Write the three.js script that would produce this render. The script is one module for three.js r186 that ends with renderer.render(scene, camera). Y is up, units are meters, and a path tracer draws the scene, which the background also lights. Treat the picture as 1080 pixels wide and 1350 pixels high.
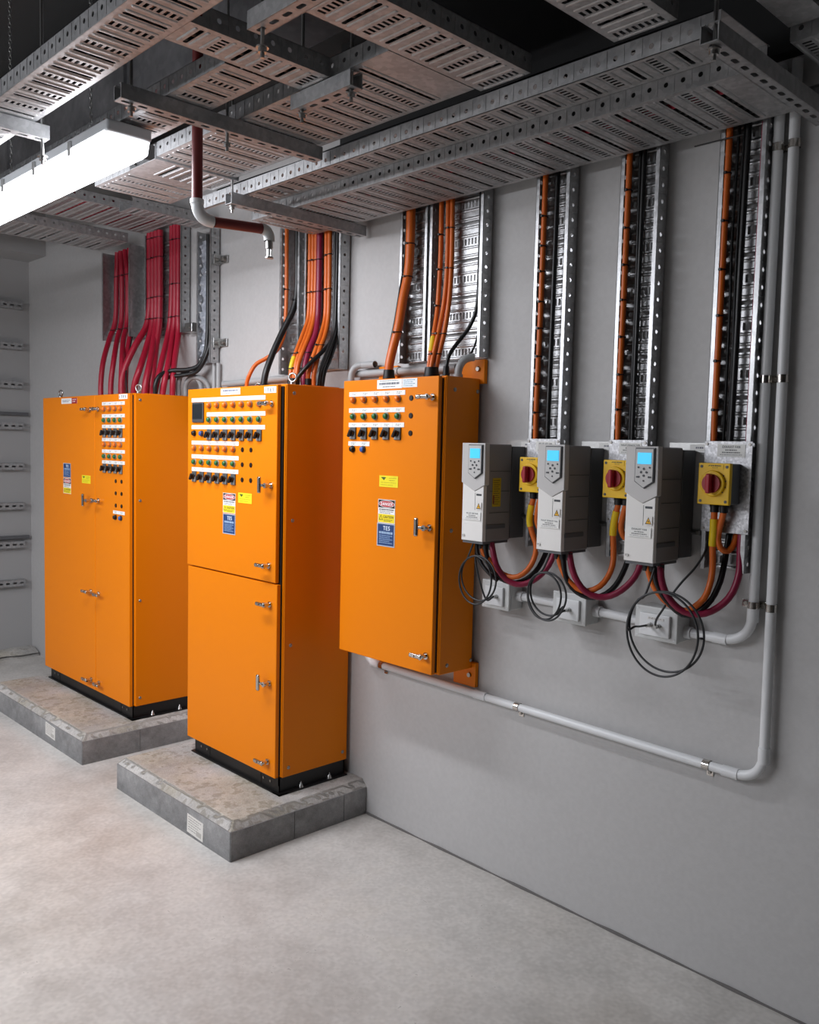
import * as THREE from 'three';
import { RoundedBoxGeometry } from 'three/addons/geometries/RoundedBoxGeometry.js';
import { mergeGeometries } from 'three/addons/utils/BufferGeometryUtils.js';
import { RectAreaLightUniformsLib } from 'three/addons/lights/RectAreaLightUniformsLib.js';

// ---------- camera, light, exposure ----------
const scene = new THREE.Scene();
scene.background = new THREE.Color(0x000000);
const camera = new THREE.PerspectiveCamera(2 * Math.atan(675 / 1148) * 180 / Math.PI, 1080 / 1350, 0.05, 60);
{
  const yaw = -0.80163, pitch = -0.07518, roll = -0.0238;
  const f = new THREE.Vector3(Math.sin(yaw) * Math.cos(pitch), Math.sin(pitch), -Math.cos(yaw) * Math.cos(pitch));
  const r = new THREE.Vector3().crossVectors(f, new THREE.Vector3(0, 1, 0)).normalize();
  const d = new THREE.Vector3().crossVectors(f, r);
  const c = Math.cos(roll), s = Math.sin(roll);
  const r2 = r.clone().multiplyScalar(c).addScaledVector(d, s);
  const u2 = r.clone().multiplyScalar(s).addScaledVector(d, -c);
  camera.quaternion.setFromRotationMatrix(new THREE.Matrix4().makeBasis(r2, u2, f.clone().negate()));
  camera.position.set(0, 1.62, 2.486);
}
const renderer = new THREE.WebGLRenderer({ antialias: true });
renderer.toneMapping = THREE.LinearToneMapping;
renderer.toneMappingExposure = 1.3;
renderer.shadowMap.enabled = true;
RectAreaLightUniformsLib.init();
const LAMP = 50;            // radiance of the batten tubes
const LAMP_COLOR = 0xf6f8ff;

// ---------- helpers ----------
let seed = 7;
const rnd = () => { seed = (seed * 1664525 + 1013904223) >>> 0; return seed / 4294967296; };
const names = {};
function numbered(n) { const k = names[n] = (names[n] ?? -1) + 1; return k ? `${n}_${String(k).padStart(3, '0')}` : n; }
function boxUV(g) {
  const p = g.attributes.position, n = g.attributes.normal, uv = new Float32Array(p.count * 2);
  for (let i = 0; i < p.count; i++) {
    const ax = Math.abs(n.getX(i)), ay = Math.abs(n.getY(i)), az = Math.abs(n.getZ(i));
    const x = p.getX(i), y = p.getY(i), z = p.getZ(i);
    if (ay >= ax && ay >= az) { uv[2 * i] = x; uv[2 * i + 1] = z; }
    else if (ax >= az) { uv[2 * i] = z; uv[2 * i + 1] = y; }
    else { uv[2 * i] = x; uv[2 * i + 1] = y; }
  }
  g.setAttribute('uv', new THREE.BufferAttribute(uv, 2));
  return g;
}
function join(list) {
  const a = (Array.isArray(list) ? list : [list]).map(g => {
    const q = g.index ? g.toNonIndexed() : g.clone();
    for (const k of Object.keys(q.attributes)) if (!['position', 'normal', 'color'].includes(k)) q.deleteAttribute(k);
    return q;
  });
  return boxUV(a.length > 1 ? mergeGeometries(a) : a[0]);
}
function tint(g, hex) {
  const q = g.index ? g.toNonIndexed() : g, c = new THREE.Color(hex), n = q.attributes.position.count, a = new Float32Array(n * 3);
  for (let i = 0; i < n; i++) { a[3 * i] = c.r; a[3 * i + 1] = c.g; a[3 * i + 2] = c.b; }
  q.setAttribute('color', new THREE.BufferAttribute(a, 3));
  return q;
}
function shade(o) { o.castShadow = true; o.receiveShadow = true; return o; }
function part(name, geoms, m, parent, label) {
  const o = shade(new THREE.Mesh(Array.isArray(geoms) ? join(geoms) : geoms, m));
  o.name = parent ? name : numbered(name);
  (parent || scene).add(o);
  if (label) o.userData.label = label;
  return o;
}
const G = g => join(g);       // shared geometry
function thing(name, label, category, group, pos = [0, 0, 0]) {
  const o = new THREE.Group(); o.name = numbered(name); o.position.set(...pos); scene.add(o);
  o.userData = { label, category }; if (group) o.userData.group = group;
  return o;
}
function tag(o, label, category, group) { o.userData = { label, category }; if (group) o.userData.group = group; return o; }
function struct(name, geoms, m) { const o = part(name, Array.isArray(geoms) ? geoms : [geoms], m); o.name = name; o.userData.kind = 'structure'; return o; }
const bx = (x0, x1, y0, y1, z0, z1) => new THREE.BoxGeometry(x1 - x0, y1 - y0, z1 - z0).translate((x0 + x1) / 2, (y0 + y1) / 2, (z0 + z1) / 2);
const rb = (x0, x1, y0, y1, z0, z1, r = .003, s = 2) => new RoundedBoxGeometry(x1 - x0, y1 - y0, z1 - z0, s, r).translate((x0 + x1) / 2, (y0 + y1) / 2, (z0 + z1) / 2);
const cylZ = (x, y, z0, z1, r, n = 20, r2 = r) => new THREE.CylinderGeometry(r2, r, z1 - z0, n).rotateX(Math.PI / 2).translate(x, y, (z0 + z1) / 2);
const cylY = (x, y0, y1, z, r, n = 16, r2 = r) => new THREE.CylinderGeometry(r2, r, y1 - y0, n).translate(x, (y0 + y1) / 2, z);
const cylX = (x0, x1, y, z, r, n = 16, r2 = r) => new THREE.CylinderGeometry(r2, r, x1 - x0, n).rotateZ(-Math.PI / 2).translate((x0 + x1) / 2, y, z);
const V = a => new THREE.Vector3(...a);
function extr(pts, depth, bevel = 0, holes = []) {
  const s = new THREE.Shape(pts.map(p => new THREE.Vector2(...p)));
  for (const h of holes) s.holes.push(new THREE.Path(h.map(p => new THREE.Vector2(...p))));
  return new THREE.ExtrudeGeometry(s, { depth, bevelEnabled: bevel > 0, bevelSize: bevel, bevelThickness: bevel, bevelSegments: 2, steps: 1 });
}
const ngon = (x, y, r, n = 8) => Array.from({ length: n }, (_, i) => [x + r * Math.cos((i + .5) / n * 2 * Math.PI), y + r * Math.sin((i + .5) / n * 2 * Math.PI)]);
const slotPts = (x, y, hx, hy) => { const e = Math.min(hx, hy) * .6; return [[x - hx, y - hy + e], [x - hx + e, y - hy], [x + hx - e, y - hy], [x + hx, y - hy + e], [x + hx, y + hy - e], [x + hx - e, y + hy], [x - hx + e, y + hy], [x - hx, y + hy - e]]; };

// ---------- textures ----------
function lattice(n, sd) { let s = sd; const a = new Float32Array(n * n); for (let i = 0; i < n * n; i++) { s = (s * 1664525 + 1013904223) >>> 0; a[i] = s / 4294967296; } return a; }
function noise(size, cells, sd) {         // tileable smooth noise 0..1
  const L = lattice(cells, sd), o = new Float32Array(size * size);
  for (let y = 0; y < size; y++) for (let x = 0; x < size; x++) {
    const fx = x / size * cells, fy = y / size * cells, ix = Math.floor(fx), iy = Math.floor(fy);
    let u = fx - ix, v = fy - iy; u = u * u * (3 - 2 * u); v = v * v * (3 - 2 * v);
    const i1 = (ix + 1) % cells, j1 = (iy + 1) % cells;
    o[y * size + x] = (L[iy * cells + ix] * (1 - u) + L[iy * cells + i1] * u) * (1 - v) + (L[j1 * cells + ix] * (1 - u) + L[j1 * cells + i1] * u) * v;
  }
  return o;
}
function fbm(size, cells, oct, sd) { const o = new Float32Array(size * size); let a = 1, t = 0; for (let k = 0; k < oct; k++) { const n = noise(size, cells << k, sd + k * 31); for (let i = 0; i < o.length; i++) o[i] += n[i] * a; t += a; a *= .55; } for (let i = 0; i < o.length; i++) o[i] /= t; return o; }
function spangle(size, cells, sd) {       // tileable voronoi cells, one random tone for each crystal
  const A = lattice(cells, sd), B = lattice(cells, sd + 5), C = lattice(cells, sd + 9), o = new Float32Array(size * size);
  for (let y = 0; y < size; y++) for (let x = 0; x < size; x++) {
    const fx = x / size * cells, fy = y / size * cells, ix = Math.floor(fx), iy = Math.floor(fy); let best = 9, val = 0;
    for (let j = -1; j < 2; j++) for (let i = -1; i < 2; i++) {
      const k = ((iy + j + cells) % cells) * cells + (ix + i + cells) % cells, dx = ix + i + A[k] - fx, dy = iy + j + B[k] - fy, d = dx * dx + dy * dy;
      if (d < best) { best = d; val = C[k]; }
    }
    o[y * size + x] = val;
  }
  return o;
}
function tex(size, fn, srgb, repeat) {
  const d = new Uint8Array(size * size * 4);
  for (let i = 0; i < size * size; i++) { const c = fn(i); d[4 * i] = Math.max(0, Math.min(255, c[0])); d[4 * i + 1] = Math.max(0, Math.min(255, c[1])); d[4 * i + 2] = Math.max(0, Math.min(255, c[2])); d[4 * i + 3] = 255; }
  const t = new THREE.DataTexture(d, size, size); t.wrapS = t.wrapT = THREE.RepeatWrapping; t.magFilter = THREE.LinearFilter; t.minFilter = THREE.LinearMipmapLinearFilter; t.generateMipmaps = true;
  if (srgb) t.colorSpace = THREE.SRGBColorSpace; t.repeat.set(repeat, repeat); t.needsUpdate = true; return t;
}
const N1 = fbm(1024, 4, 6, 11), N2 = fbm(1024, 24, 4, 77), N3 = fbm(1024, 3, 5, 201), N4 = noise(1024, 256, 55);
const stain = (v, a, b) => Math.max(0, Math.min(1, (v - a) / (b - a)));
const floorMap = tex(1024, i => {
  const g = 197 + (N1[i] - .5) * 46 + (N2[i] - .5) * 30 + (N4[i] - .5) * 16, w = .3 * stain(N3[i], .5, .75), k = .4 * stain(N2[i] * .5 + N1[i] * .5, .6, .75), sp = N4[i] > .97 && N1[i] > .5 ? 40 : 0;
  return [g + w * 5 - k * 22 - sp, g - 3 - w * 2 - k * 24 - sp, g - 8 - w * 10 - k * 28 - sp];
}, true, 1 / 2.6);
const floorBump = tex(1024, i => { const v = 128 + (N2[i] - .5) * 120 + (N4[i] - .5) * 40; return [v, v, v]; }, false, 1 / 2.6);
const floorRough = tex(1024, i => { const v = 150 + (N1[i] - .5) * 160 + (N2[i] - .5) * 60; return [v, v, v]; }, false, 1 / 2.6);
const wallMap = tex(1024, i => { const g = 186 + (N1[i] - .5) * 9 + (N4[i] - .5) * 5; return [g + 1, g, g - 1]; }, true, 1 / 3);
const wallBump = tex(1024, i => { const v = 128 + (N2[i] - .5) * 60 + (N4[i] - .5) * 60; return [v, v, v]; }, false, 1 / 1.2);
const concMap = tex(1024, i => { const w = stain(N3[i], .5, .7), k = stain(N2[i], .58, .7), g = 176 + (N1[i] - .5) * 70 + (N2[i] - .5) * 40 + (N4[i] - .5) * 20; return [g - k * 30, g - 3 * w - k * 31 - 2, g - 11 * w - k * 34 - 6]; }, true, 1 / .9);
const edgeMap = tex(1024, i => { const g = 140 + (N1[i] - .5) * 75 + (N2[i] - .5) * 35 + (N4[i] - .5) * 14; return [g, g, g]; }, true, 1 / .7);
const concBump = tex(1024, i => { const v = 128 + (N2[i] - .5) * 170 + (N4[i] - .5) * 50; return [v, v, v]; }, false, 1 / .9);
const SP = spangle(512, 40, 3), SP2 = fbm(512, 8, 4, 91);
const galvMap = tex(512, i => { const g = 184 + (SP[i] - .5) * 22 + (SP2[i] - .5) * 26; return [g, g + 1, g + 2]; }, true, 1 / .5);
const galvRough = tex(512, i => { const g = 94 + (SP[i] - .5) * 22 + (SP2[i] - .5) * 30; return [g, g, g]; }, false, 1 / .5);
const plateMap = tex(512, i => { const g = 182 + (SP[i] - .5) * 46 + (SP2[i] - .5) * 24; return [g, g, g + 2]; }, true, 1 / .22);
const ductMap = tex(512, i => { const g = 168 + (SP2[i] - .5) * 70 + (SP[i] - .5) * 14; return [g, g, g + 2]; }, true, 1 / .9);

// ---------- materials ----------
const std = (color, roughness = .5, metalness = 0, x = {}) => new THREE.MeshStandardMaterial({ color, roughness, metalness, ...x });
const M = {
  floor: std(0xffffff, 1, 0, { map: floorMap, bumpMap: floorBump, bumpScale: .0015, roughnessMap: floorRough }),
  wall: std(0xffffff, .62, 0, { map: wallMap, bumpMap: wallBump, bumpScale: .0006 }),
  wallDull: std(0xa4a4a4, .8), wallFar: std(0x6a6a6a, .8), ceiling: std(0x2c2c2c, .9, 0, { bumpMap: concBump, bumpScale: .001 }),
  sealant: std(0x6d6b69, .9), render: std(0xffffff, .95, 0, { map: concMap, bumpMap: concBump, bumpScale: .004 }),
  concrete: std(0xffffff, .92, 0, { map: concMap, bumpMap: concBump, bumpScale: .004 }),
  edging: std(0xffffff, .7, 0, { map: edgeMap, bumpMap: concBump, bumpScale: .001 }),
  orange: new THREE.MeshPhysicalMaterial({ color: new THREE.Color().setRGB(.84, .225, 0), roughness: .42, specularIntensity: .35, clearcoat: .06, clearcoatRoughness: .2 }),
  galv: std(0xffffff, 1, .86, { map: galvMap, roughnessMap: galvRough }),
  galvDull: std(0xf2f2f2, .5, .62, { map: galvMap }),
  plate: std(0xffffff, .42, .9, { map: plateMap }),
  duct: std(0xffffff, .35, .9, { map: ductMap }),
  chrome: std(0xc8c4be, .18, 1), steel: std(0xb4b4b2, .3, 1), bolt: std(0x9d9a95, .35, .9),
  blackMetal: std(0x0c0c0d, .45, 0), black: std(0x101011, .42), rubber: std(0x141415, .6), brownPlug: std(0x24120a, .5),
  red: std(0xa3142f, .42), crimson: std(0x86163a, .42), cableOrange: std(0xd4661c, .42), greyCable: std(0x8f8f8f, .5), dataCable: std(0x2b2d2f, .45),
  yellowTag: std(0xe8c40c, .5), pvc: std(0xdfe1e2, .35), pvcGrey: std(0xcdcfce, .4), conduitGrey: std(0xa9abab, .45),
  redPipe: std(0x6b1f1d, .5), paper: std(0xf1f1ee, .7), drive: std(0xd6d4d0, .45), driveCover: std(0xc9c7c5, .4), driveSide: std(0x8b8886, .55), driveWhite: std(0xeceae6, .45), heatsink: std(0x6c6d6e, .5, .3), panelDark: std(0x43464a, .4),
  panel: std(0xc5c4c2, .45), isoYellow: std(0xeebf07, .4), isoGrey: std(0x5b5d60, .5), isoRed: std(0x9b0f22, .4), lampBody: std(0xcfd3d6, .5), gland: std(0x0d0d0e, .5),
  tints: new THREE.MeshStandardMaterial({ vertexColors: true, roughness: .32, metalness: 0 }),
  film: new THREE.MeshPhysicalMaterial({ color: 0xdfe4ee, roughness: .16, transmission: .55, thickness: 0, ior: 1.5, specularIntensity: 1, clearcoat: 1, clearcoatRoughness: .08 }),
  screen: std(0x2f9fc8, .3, 0, { emissive: new THREE.Color(0x4cc8ff), emissiveIntensity: .62 }),
  glow: std(0xffffff, .4, 0, { emissive: new THREE.Color(LAMP_COLOR), emissiveIntensity: 5 }),
  screenInk: std(0x1a3a58, .5), hmi: std(0x1d2226, .15),
};
function canvasMat(w, h, draw, rough = .5) {
  const c = document.createElement('canvas'); c.width = w; c.height = h; const x = c.getContext('2d'); draw(x, w, h);
  const t = new THREE.CanvasTexture(c); t.colorSpace = THREE.SRGBColorSpace; t.magFilter = THREE.LinearFilter; t.anisotropy = 8;
  return std(0xffffff, rough, 0, { map: t });
}
// flat label: a thin box with print on its front; axis z front
function plaque(name, m, x0, x1, y0, y1, z, parent, label, t = .0012) {
  const o = shade(new THREE.Mesh(new THREE.BoxGeometry(x1 - x0, y1 - y0, t), m)); o.name = name; o.position.set((x0 + x1) / 2, (y0 + y1) / 2, z + t / 2);
  parent.add(o); if (label) o.userData.label = label; return o;
}
const dashes = (x, y, w, n, h, col = '#555') => { x.fillStyle = col; let p = 0, k = 0; while (p < w) { const l = Math.min(w - p, 4 + ((k * 7 + n * 5) % 9)); x.fillRect(x_(x, p, y, l, h), y, l, h); p += l + 3; k++; } };
const x_ = (c, p) => (c.__ox || 0) + p;
function lines(c, ox, y, w, rows, gap, h, col) { c.__ox = ox; for (let i = 0; i < rows; i++) dashes(c, y + i * gap, w * (i % 2 ? .8 : 1), i + 1, h, col); c.__ox = 0; }
const L = {
  strip: n => canvasMat(64 * n, 28, (c, w, h) => { c.fillStyle = '#f4f4f1'; c.fillRect(0, 0, w, h); c.strokeStyle = '#d0d0cc'; for (let i = 0; i < n; i++) { c.strokeRect(i * 64, 0, 64, h); lines(c, i * 64 + 18, 8, 28, 2, 8, 3, '#777'); } }),
  tes: canvasMat(128, 48, (c, w, h) => { c.fillStyle = '#f4f4f2'; c.fillRect(0, 0, w, h); c.fillStyle = '#1c2430'; c.font = 'bold 34px sans-serif'; c.textAlign = 'center'; c.fillText('T E S', w / 2 + 6, 36); c.fillRect(8, 14, 4, 22); }),
  title: canvasMat(256, 64, (c, w, h) => { c.fillStyle = '#f4f4f2'; c.fillRect(0, 0, w, h); lines(c, 28, 14, 200, 1, 0, 16, '#2c3c66'); lines(c, 70, 42, 110, 1, 0, 8, '#66708c'); }),
  title2: canvasMat(256, 80, (c, w, h) => { c.fillStyle = '#f4f4f2'; c.fillRect(0, 0, w, h); lines(c, 30, 8, 190, 1, 0, 6, '#888'); lines(c, 24, 26, 205, 1, 0, 18, '#333d4d'); lines(c, 60, 58, 130, 1, 0, 8, '#777'); }),
  title3: canvasMat(128, 80, (c, w, h) => { c.fillStyle = '#eef2f4'; c.fillRect(0, 0, w, h); lines(c, 12, 10, 100, 4, 17, 8, '#7ba0b4'); }),
  redLabel: canvasMat(192, 64, (c, w, h) => { c.fillStyle = '#f2f2ef'; c.fillRect(0, 0, w, h); c.fillStyle = '#a3192a'; c.fillRect(128, 0, 64, h); lines(c, 16, 20, 92, 2, 16, 8, '#667'); lines(c, 138, 12, 44, 2, 24, 12, '#e8d8d8'); }),
  yellow: canvasMat(160, 72, (c, w, h) => { c.fillStyle = '#f2e11c'; c.fillRect(0, 0, w, h); c.fillStyle = '#4a5a20'; c.beginPath(); c.moveTo(14, 10); c.lineTo(60, 10); c.lineTo(40, 30); c.fill(); lines(c, 84, 12, 62, 2, 14, 5, '#b7a40c'); lines(c, 14, 42, 130, 2, 14, 4, '#b7a40c'); }),
  danger: canvasMat(192, 180, (c, w, h) => {
    c.fillStyle = '#f4f4f2'; c.fillRect(0, 0, w, h); c.fillStyle = '#15110f'; c.fillRect(4, 4, w - 8, 60);
    c.fillStyle = '#f4f4f2'; c.beginPath(); c.ellipse(w / 2, 34, 88, 27, 0, 0, 7); c.fill(); c.fillStyle = '#b6202a'; c.beginPath(); c.ellipse(w / 2, 34, 83, 23, 0, 0, 7); c.fill();
    c.fillStyle = '#fff'; c.font = 'bold 34px sans-serif'; c.textAlign = 'center'; c.fillText('DANGER', w / 2, 46);
    lines(c, 14, 72, 164, 1, 0, 10, '#333'); lines(c, 18, 88, 156, 2, 12, 6, '#777');
    c.fillStyle = '#f4dc1a'; c.fillRect(4, 112, w - 8, 64); c.fillStyle = '#2a2608'; c.font = 'bold 26px sans-serif'; c.fillText('CAUTION', 118, 142);
    c.strokeStyle = '#2a2608'; c.lineWidth = 4; c.beginPath(); c.moveTo(34, 122); c.lineTo(54, 156); c.lineTo(14, 156); c.closePath(); c.stroke(); lines(c, 66, 152, 100, 2, 10, 5, '#6b610c');
  }),
  blue: canvasMat(192, 180, (c, w, h) => {
    c.fillStyle = '#b8c0cc'; c.fillRect(0, 0, w, h); c.fillStyle = '#1d3f74'; c.fillRect(8, 8, w - 16, h - 16); c.fillStyle = '#dbe6f2'; c.font = 'bold 46px sans-serif'; c.textAlign = 'center'; c.fillText('TES', w / 2 + 8, 54);
    lines(c, 24, 64, 146, 1, 0, 18, '#a9c4e0'); lines(c, 24, 92, 144, 5, 14, 7, '#8eabcd');
  }),
  exhaust: canvasMat(192, 72, (c, w, h) => { c.fillStyle = '#eeeeea'; c.fillRect(0, 0, w, h); c.fillStyle = '#33363a'; c.font = 'bold 19px sans-serif'; c.textAlign = 'center'; c.fillText('EXHAUST FAN', w / 2, 22); lines(c, 56, 30, 80, 1, 0, 7, '#555'); lines(c, 34, 44, 124, 1, 0, 7, '#555'); lines(c, 20, 58, 150, 1, 0, 5, '#999'); }),
  toilet: canvasMat(192, 72, (c, w, h) => { c.fillStyle = '#eeeeea'; c.fillRect(0, 0, w, h); c.fillStyle = '#33363a'; c.font = 'bold 16px sans-serif'; c.textAlign = 'center'; c.fillText('TOILET EXHAUST FAN', w / 2, 22); lines(c, 56, 30, 80, 1, 0, 7, '#555'); lines(c, 34, 44, 124, 1, 0, 7, '#555'); lines(c, 20, 58, 150, 1, 0, 5, '#999'); }),
  relief: canvasMat(192, 72, (c, w, h) => { c.fillStyle = '#eeeeea'; c.fillRect(0, 0, w, h); c.fillStyle = '#33363a'; c.font = 'bold 18px sans-serif'; c.textAlign = 'center'; c.fillText('RELIEF AIR FAN', w / 2, 22); lines(c, 56, 30, 80, 1, 0, 7, '#555'); lines(c, 34, 44, 124, 1, 0, 7, '#555'); lines(c, 20, 58, 150, 1, 0, 5, '#999'); }),
  smallTag: canvasMat(128, 32, (c, w, h) => { c.fillStyle = '#e9e9e5'; c.fillRect(0, 0, w, h); lines(c, 44, 12, 60, 1, 0, 9, '#556'); }),
  warn: canvasMat(96, 96, (c, w, h) => { c.fillStyle = '#e9e7e3'; c.fillRect(0, 0, w, h); c.fillStyle = '#1c1a16'; c.beginPath(); c.moveTo(48, 8); c.lineTo(90, 86); c.lineTo(6, 86); c.fill(); c.fillStyle = '#f0b41a'; c.beginPath(); c.moveTo(48, 22); c.lineTo(79, 79); c.lineTo(17, 79); c.fill(); c.fillStyle = '#1c1a16'; c.beginPath(); c.moveTo(52, 34); c.lineTo(38, 58); c.lineTo(48, 58); c.lineTo(43, 76); c.lineTo(60, 52); c.lineTo(50, 52); c.fill(); }),
  yellowSide: canvasMat(96, 200, (c, w, h) => { c.fillStyle = '#c9ac16'; c.fillRect(0, 0, w, h); lines(c, 12, 14, 70, 12, 15, 5, '#5c4d0c'); c.fillStyle = '#7a1c12'; c.fillRect(6, 120, 14, 60); }),
  isoText: canvasMat(128, 40, (c, w, h) => { c.fillStyle = '#eebf07'; c.fillRect(0, 0, w, h); c.fillStyle = '#2c2606'; c.beginPath(); c.moveTo(10, 16); c.lineTo(26, 2); c.lineTo(30, 12); c.fill(); lines(c, 34, 4, 78, 1, 0, 12, '#3a3208'); lines(c, 44, 24, 44, 1, 0, 6, '#7a6a10'); }),
  paperTorn: canvasMat(96, 96, (c, w, h) => { c.fillStyle = '#dcdad5'; c.fillRect(0, 0, w, h); lines(c, 8, 10, 76, 6, 13, 4, '#8f8d88'); c.fillStyle = '#b6b3ad'; c.fillRect(56, 60, 30, 26); }),
  code: canvasMat(64, 24, (c, w, h) => { c.fillStyle = '#d9d7d3'; c.fillRect(0, 0, w, h); lines(c, 4, 5, 50, 2, 9, 4, '#777'); }),
  isoTag: canvasMat(32, 128, (c, w, h) => { c.fillStyle = '#e8c40c'; c.fillRect(0, 0, w, h); c.fillStyle = '#4d430a'; for (let i = 0; i < 11; i++) c.fillRect(9, 8 + i * 11, 14, 6); }),
};
const strips = {}; const strip = n => strips[n] ??= L.strip(n);

// ---------- the setting ----------
const XL = -6.65, XR = 4.6, ZF = 5.2, YC = 3.32;
struct('floor', bx(XL - .15, XR + .15, -.15, 0, -.15, ZF + .15), M.floor);
struct('wall_back', bx(XL - .15, XR + .15, 0, YC, -.15, 0), M.wall);
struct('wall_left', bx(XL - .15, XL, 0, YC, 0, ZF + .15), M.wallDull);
struct('wall_right', bx(XR, XR + .15, 0, YC, 0, ZF + .15), M.wallFar);
struct('wall_front', bx(XL, XR, 0, YC, ZF, ZF + .15), M.wallFar);
struct('ceiling', bx(XL - .15, XR + .15, YC, YC + .15, -.15, ZF + .15), M.ceiling);
{ // uneven sealant line along the foot of the back wall
  const g = new THREE.BoxGeometry(4.9, .012, .014, 140, 1, 1), p = g.attributes.position;
  for (let i = 0; i < p.count; i++) { const x = p.getX(i), w = .5 + .5 * Math.sin(x * 23) * Math.sin(x * 7.3 + 1); if (p.getY(i) > 0) p.setY(i, -.003 + .005 * w); if (p.getZ(i) > 0) p.setZ(i, -.004 + .006 * w); }
  g.computeVertexNormals(); struct('trim_1', g.translate(-.349, .0062, .0072), M.sealant);
}
{ // rendered kerb at the foot of the left wall
  const g = new THREE.BoxGeometry(.16, .05, 3, 6, 4, 80), p = g.attributes.position;
  for (let i = 0; i < p.count; i++) { const z = p.getZ(i), w = Math.sin(z * 31) * .5 + Math.sin(z * 13 + 2) * .5; if (p.getX(i) > .07) p.setX(i, p.getX(i) + .02 * w); if (p.getY(i) > 0) p.setY(i, p.getY(i) + .005 * w - Math.max(0, p.getX(i)) * .3); }
  g.computeVertexNormals(); struct('trim_2', g.translate(XL + .08, .025, 1.51), M.render);
}
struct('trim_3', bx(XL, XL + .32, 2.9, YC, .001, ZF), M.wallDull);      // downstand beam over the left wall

struct('added_trim_4', bx(-3.0, XR, 2.72, YC, .0005, .05), M.ceiling);        // added dark beam, makes the space above the trays read as dark

// ---------- slotted channel (strut) ----------
const tmpM = new THREE.Matrix4();
const AX = { x: [1, 0, 0], z: [0, 0, 1], y: [0, 1, 0] };
function frame(u, n) { const U = V(u), N = V(n); return new THREE.Matrix4().makeBasis(U, N, new THREE.Vector3().crossVectors(U, N)); }
// local u along length, n = open side, v = across; web with slots at n=0
function strutGeo(len, w = .041, h = .041) {
  const P = .05, out = [], n = Math.max(1, Math.round(len / P)), p = len / n;
  const t = join([extr([[0, -w / 2], [p, -w / 2], [p, w / 2], [0, w / 2]], .0025, 0, [slotPts(p / 2, 0, .014, .0065)]).rotateX(-Math.PI / 2)]);
  for (let i = 0; i < n; i++) out.push(t.clone().translate(i * p, 0, 0));
  for (const s of [-1, 1]) { out.push(bx(0, len, 0, h, s * w / 2 - .00125, s * w / 2 + .00125), bx(0, len, h - .002, h, s > 0 ? w / 2 - .0095 : -w / 2, s > 0 ? w / 2 : -w / 2 + .0095)); }
  return join(out);
}
function strut(label, pos, u, n, len, group, w, h) {
  const o = part('slotted_channel', strutGeo(len, w, h), M.galvDull); o.applyMatrix4(frame(u, n)); o.position.set(...pos);
  return tag(o, label, 'channel', group);
}
// threaded rod hanging from the ceiling with nut and washer under the channel
function rod(label, x, z, y0, group, y1 = YC) {
  const t = thing('threaded_rod', label, 'rod', group, [x, y0, z]);
  part('shaft', [cylY(0, 0, y1 - y0, 0, .005, 10)], M.steel, t);
  part('nut', [cylY(0, .012, .022, 0, .011, 6)], M.steel, t);
  part('washer', [cylY(0, .022, .025, 0, .015, 14)], M.steel, t);
  return t;
}

// ---------- perforated cable tray ----------
const PITCH = .137;
function trayBase(len, w) {
  const out = [], n = Math.floor(len / PITCH + 1e-6), hw = w / 2, rect = [[0, -hw], [PITCH, -hw], [PITCH, hw], [0, hw]], holes = [];
  const ns = Math.max(2, Math.floor((w - .03) / .0168)), s = .0168;
  for (let i = 0; i < ns; i++) { const v = (i - (ns - 1) / 2) * s; holes.push([[.017, v - .0046], [.040, v - .0046], [.040, v + .0046], [.017, v + .0046]]); }
  holes.push(slotPts(.097, 0, .0062, hw - .018));
  const tile = [extr(rect, .0014, 0, holes).rotateX(-Math.PI / 2)];
  for (const u of [.006, .051, .080, .114]) tile.push(new THREE.CapsuleGeometry(.0058, w - .042, 3, 8).rotateX(Math.PI / 2).scale(1, .62, 1).translate(u, .0007, 0));
  const t = join(tile);
  for (let i = 0; i < n; i++) out.push(t.clone().translate(i * PITCH, 0, 0));
  if (len - n * PITCH > .002) out.push(bx(n * PITCH, len, 0, .0014, -hw, hw));
  return join(out);
}
function trayRail(len, w, h, side, solid) {
  const out = [], q = .048, n = Math.max(1, Math.floor(len / q)), p = len / n, z = side * w / 2;
  if (solid) out.push(bx(0, len, 0, h, z - .0008, z + .0008));
  else {
    const t = join([extr([[0, 0], [p, 0], [p, h], [0, h]], .0016, 0, [ngon(p / 2, h * .55, .0068)]).translate(0, 0, -.0008), bx(-.0008, .0008, .004, h - .004, side > 0 ? .0006 : -.0018, side > 0 ? .0018 : -.0006)]);
    for (let i = 0; i < n; i++) out.push(t.clone().translate(i * p, 0, z));
  }
  out.push(bx(0, len, h - .0016, h, side > 0 ? z - .013 : z - .0008, side > 0 ? z + .0008 : z + .013));
  return join(out);
}
function tray(label, pos, u, n, len, w, { h = .05, solid = false, group, name = 'cable_tray', rails = [-1, 1] } = {}) {
  const t = thing(name, label, 'cable tray', group); t.applyMatrix4(frame(u, n)); t.position.set(...pos);
  const m = name === 'cable_tray' ? M.galvDull : M.galv;
  part('base', trayBase(len, w), m, t);
  for (const s of rails) part('side_rail', trayRail(len, w, h, s, solid), m, t);
  return t;
}
const UP = [0, 1, 0], DN = [0, -1, 0], OUT = [0, 0, 1], PX = [1, 0, 0], PZ = [0, 0, 1];
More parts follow.
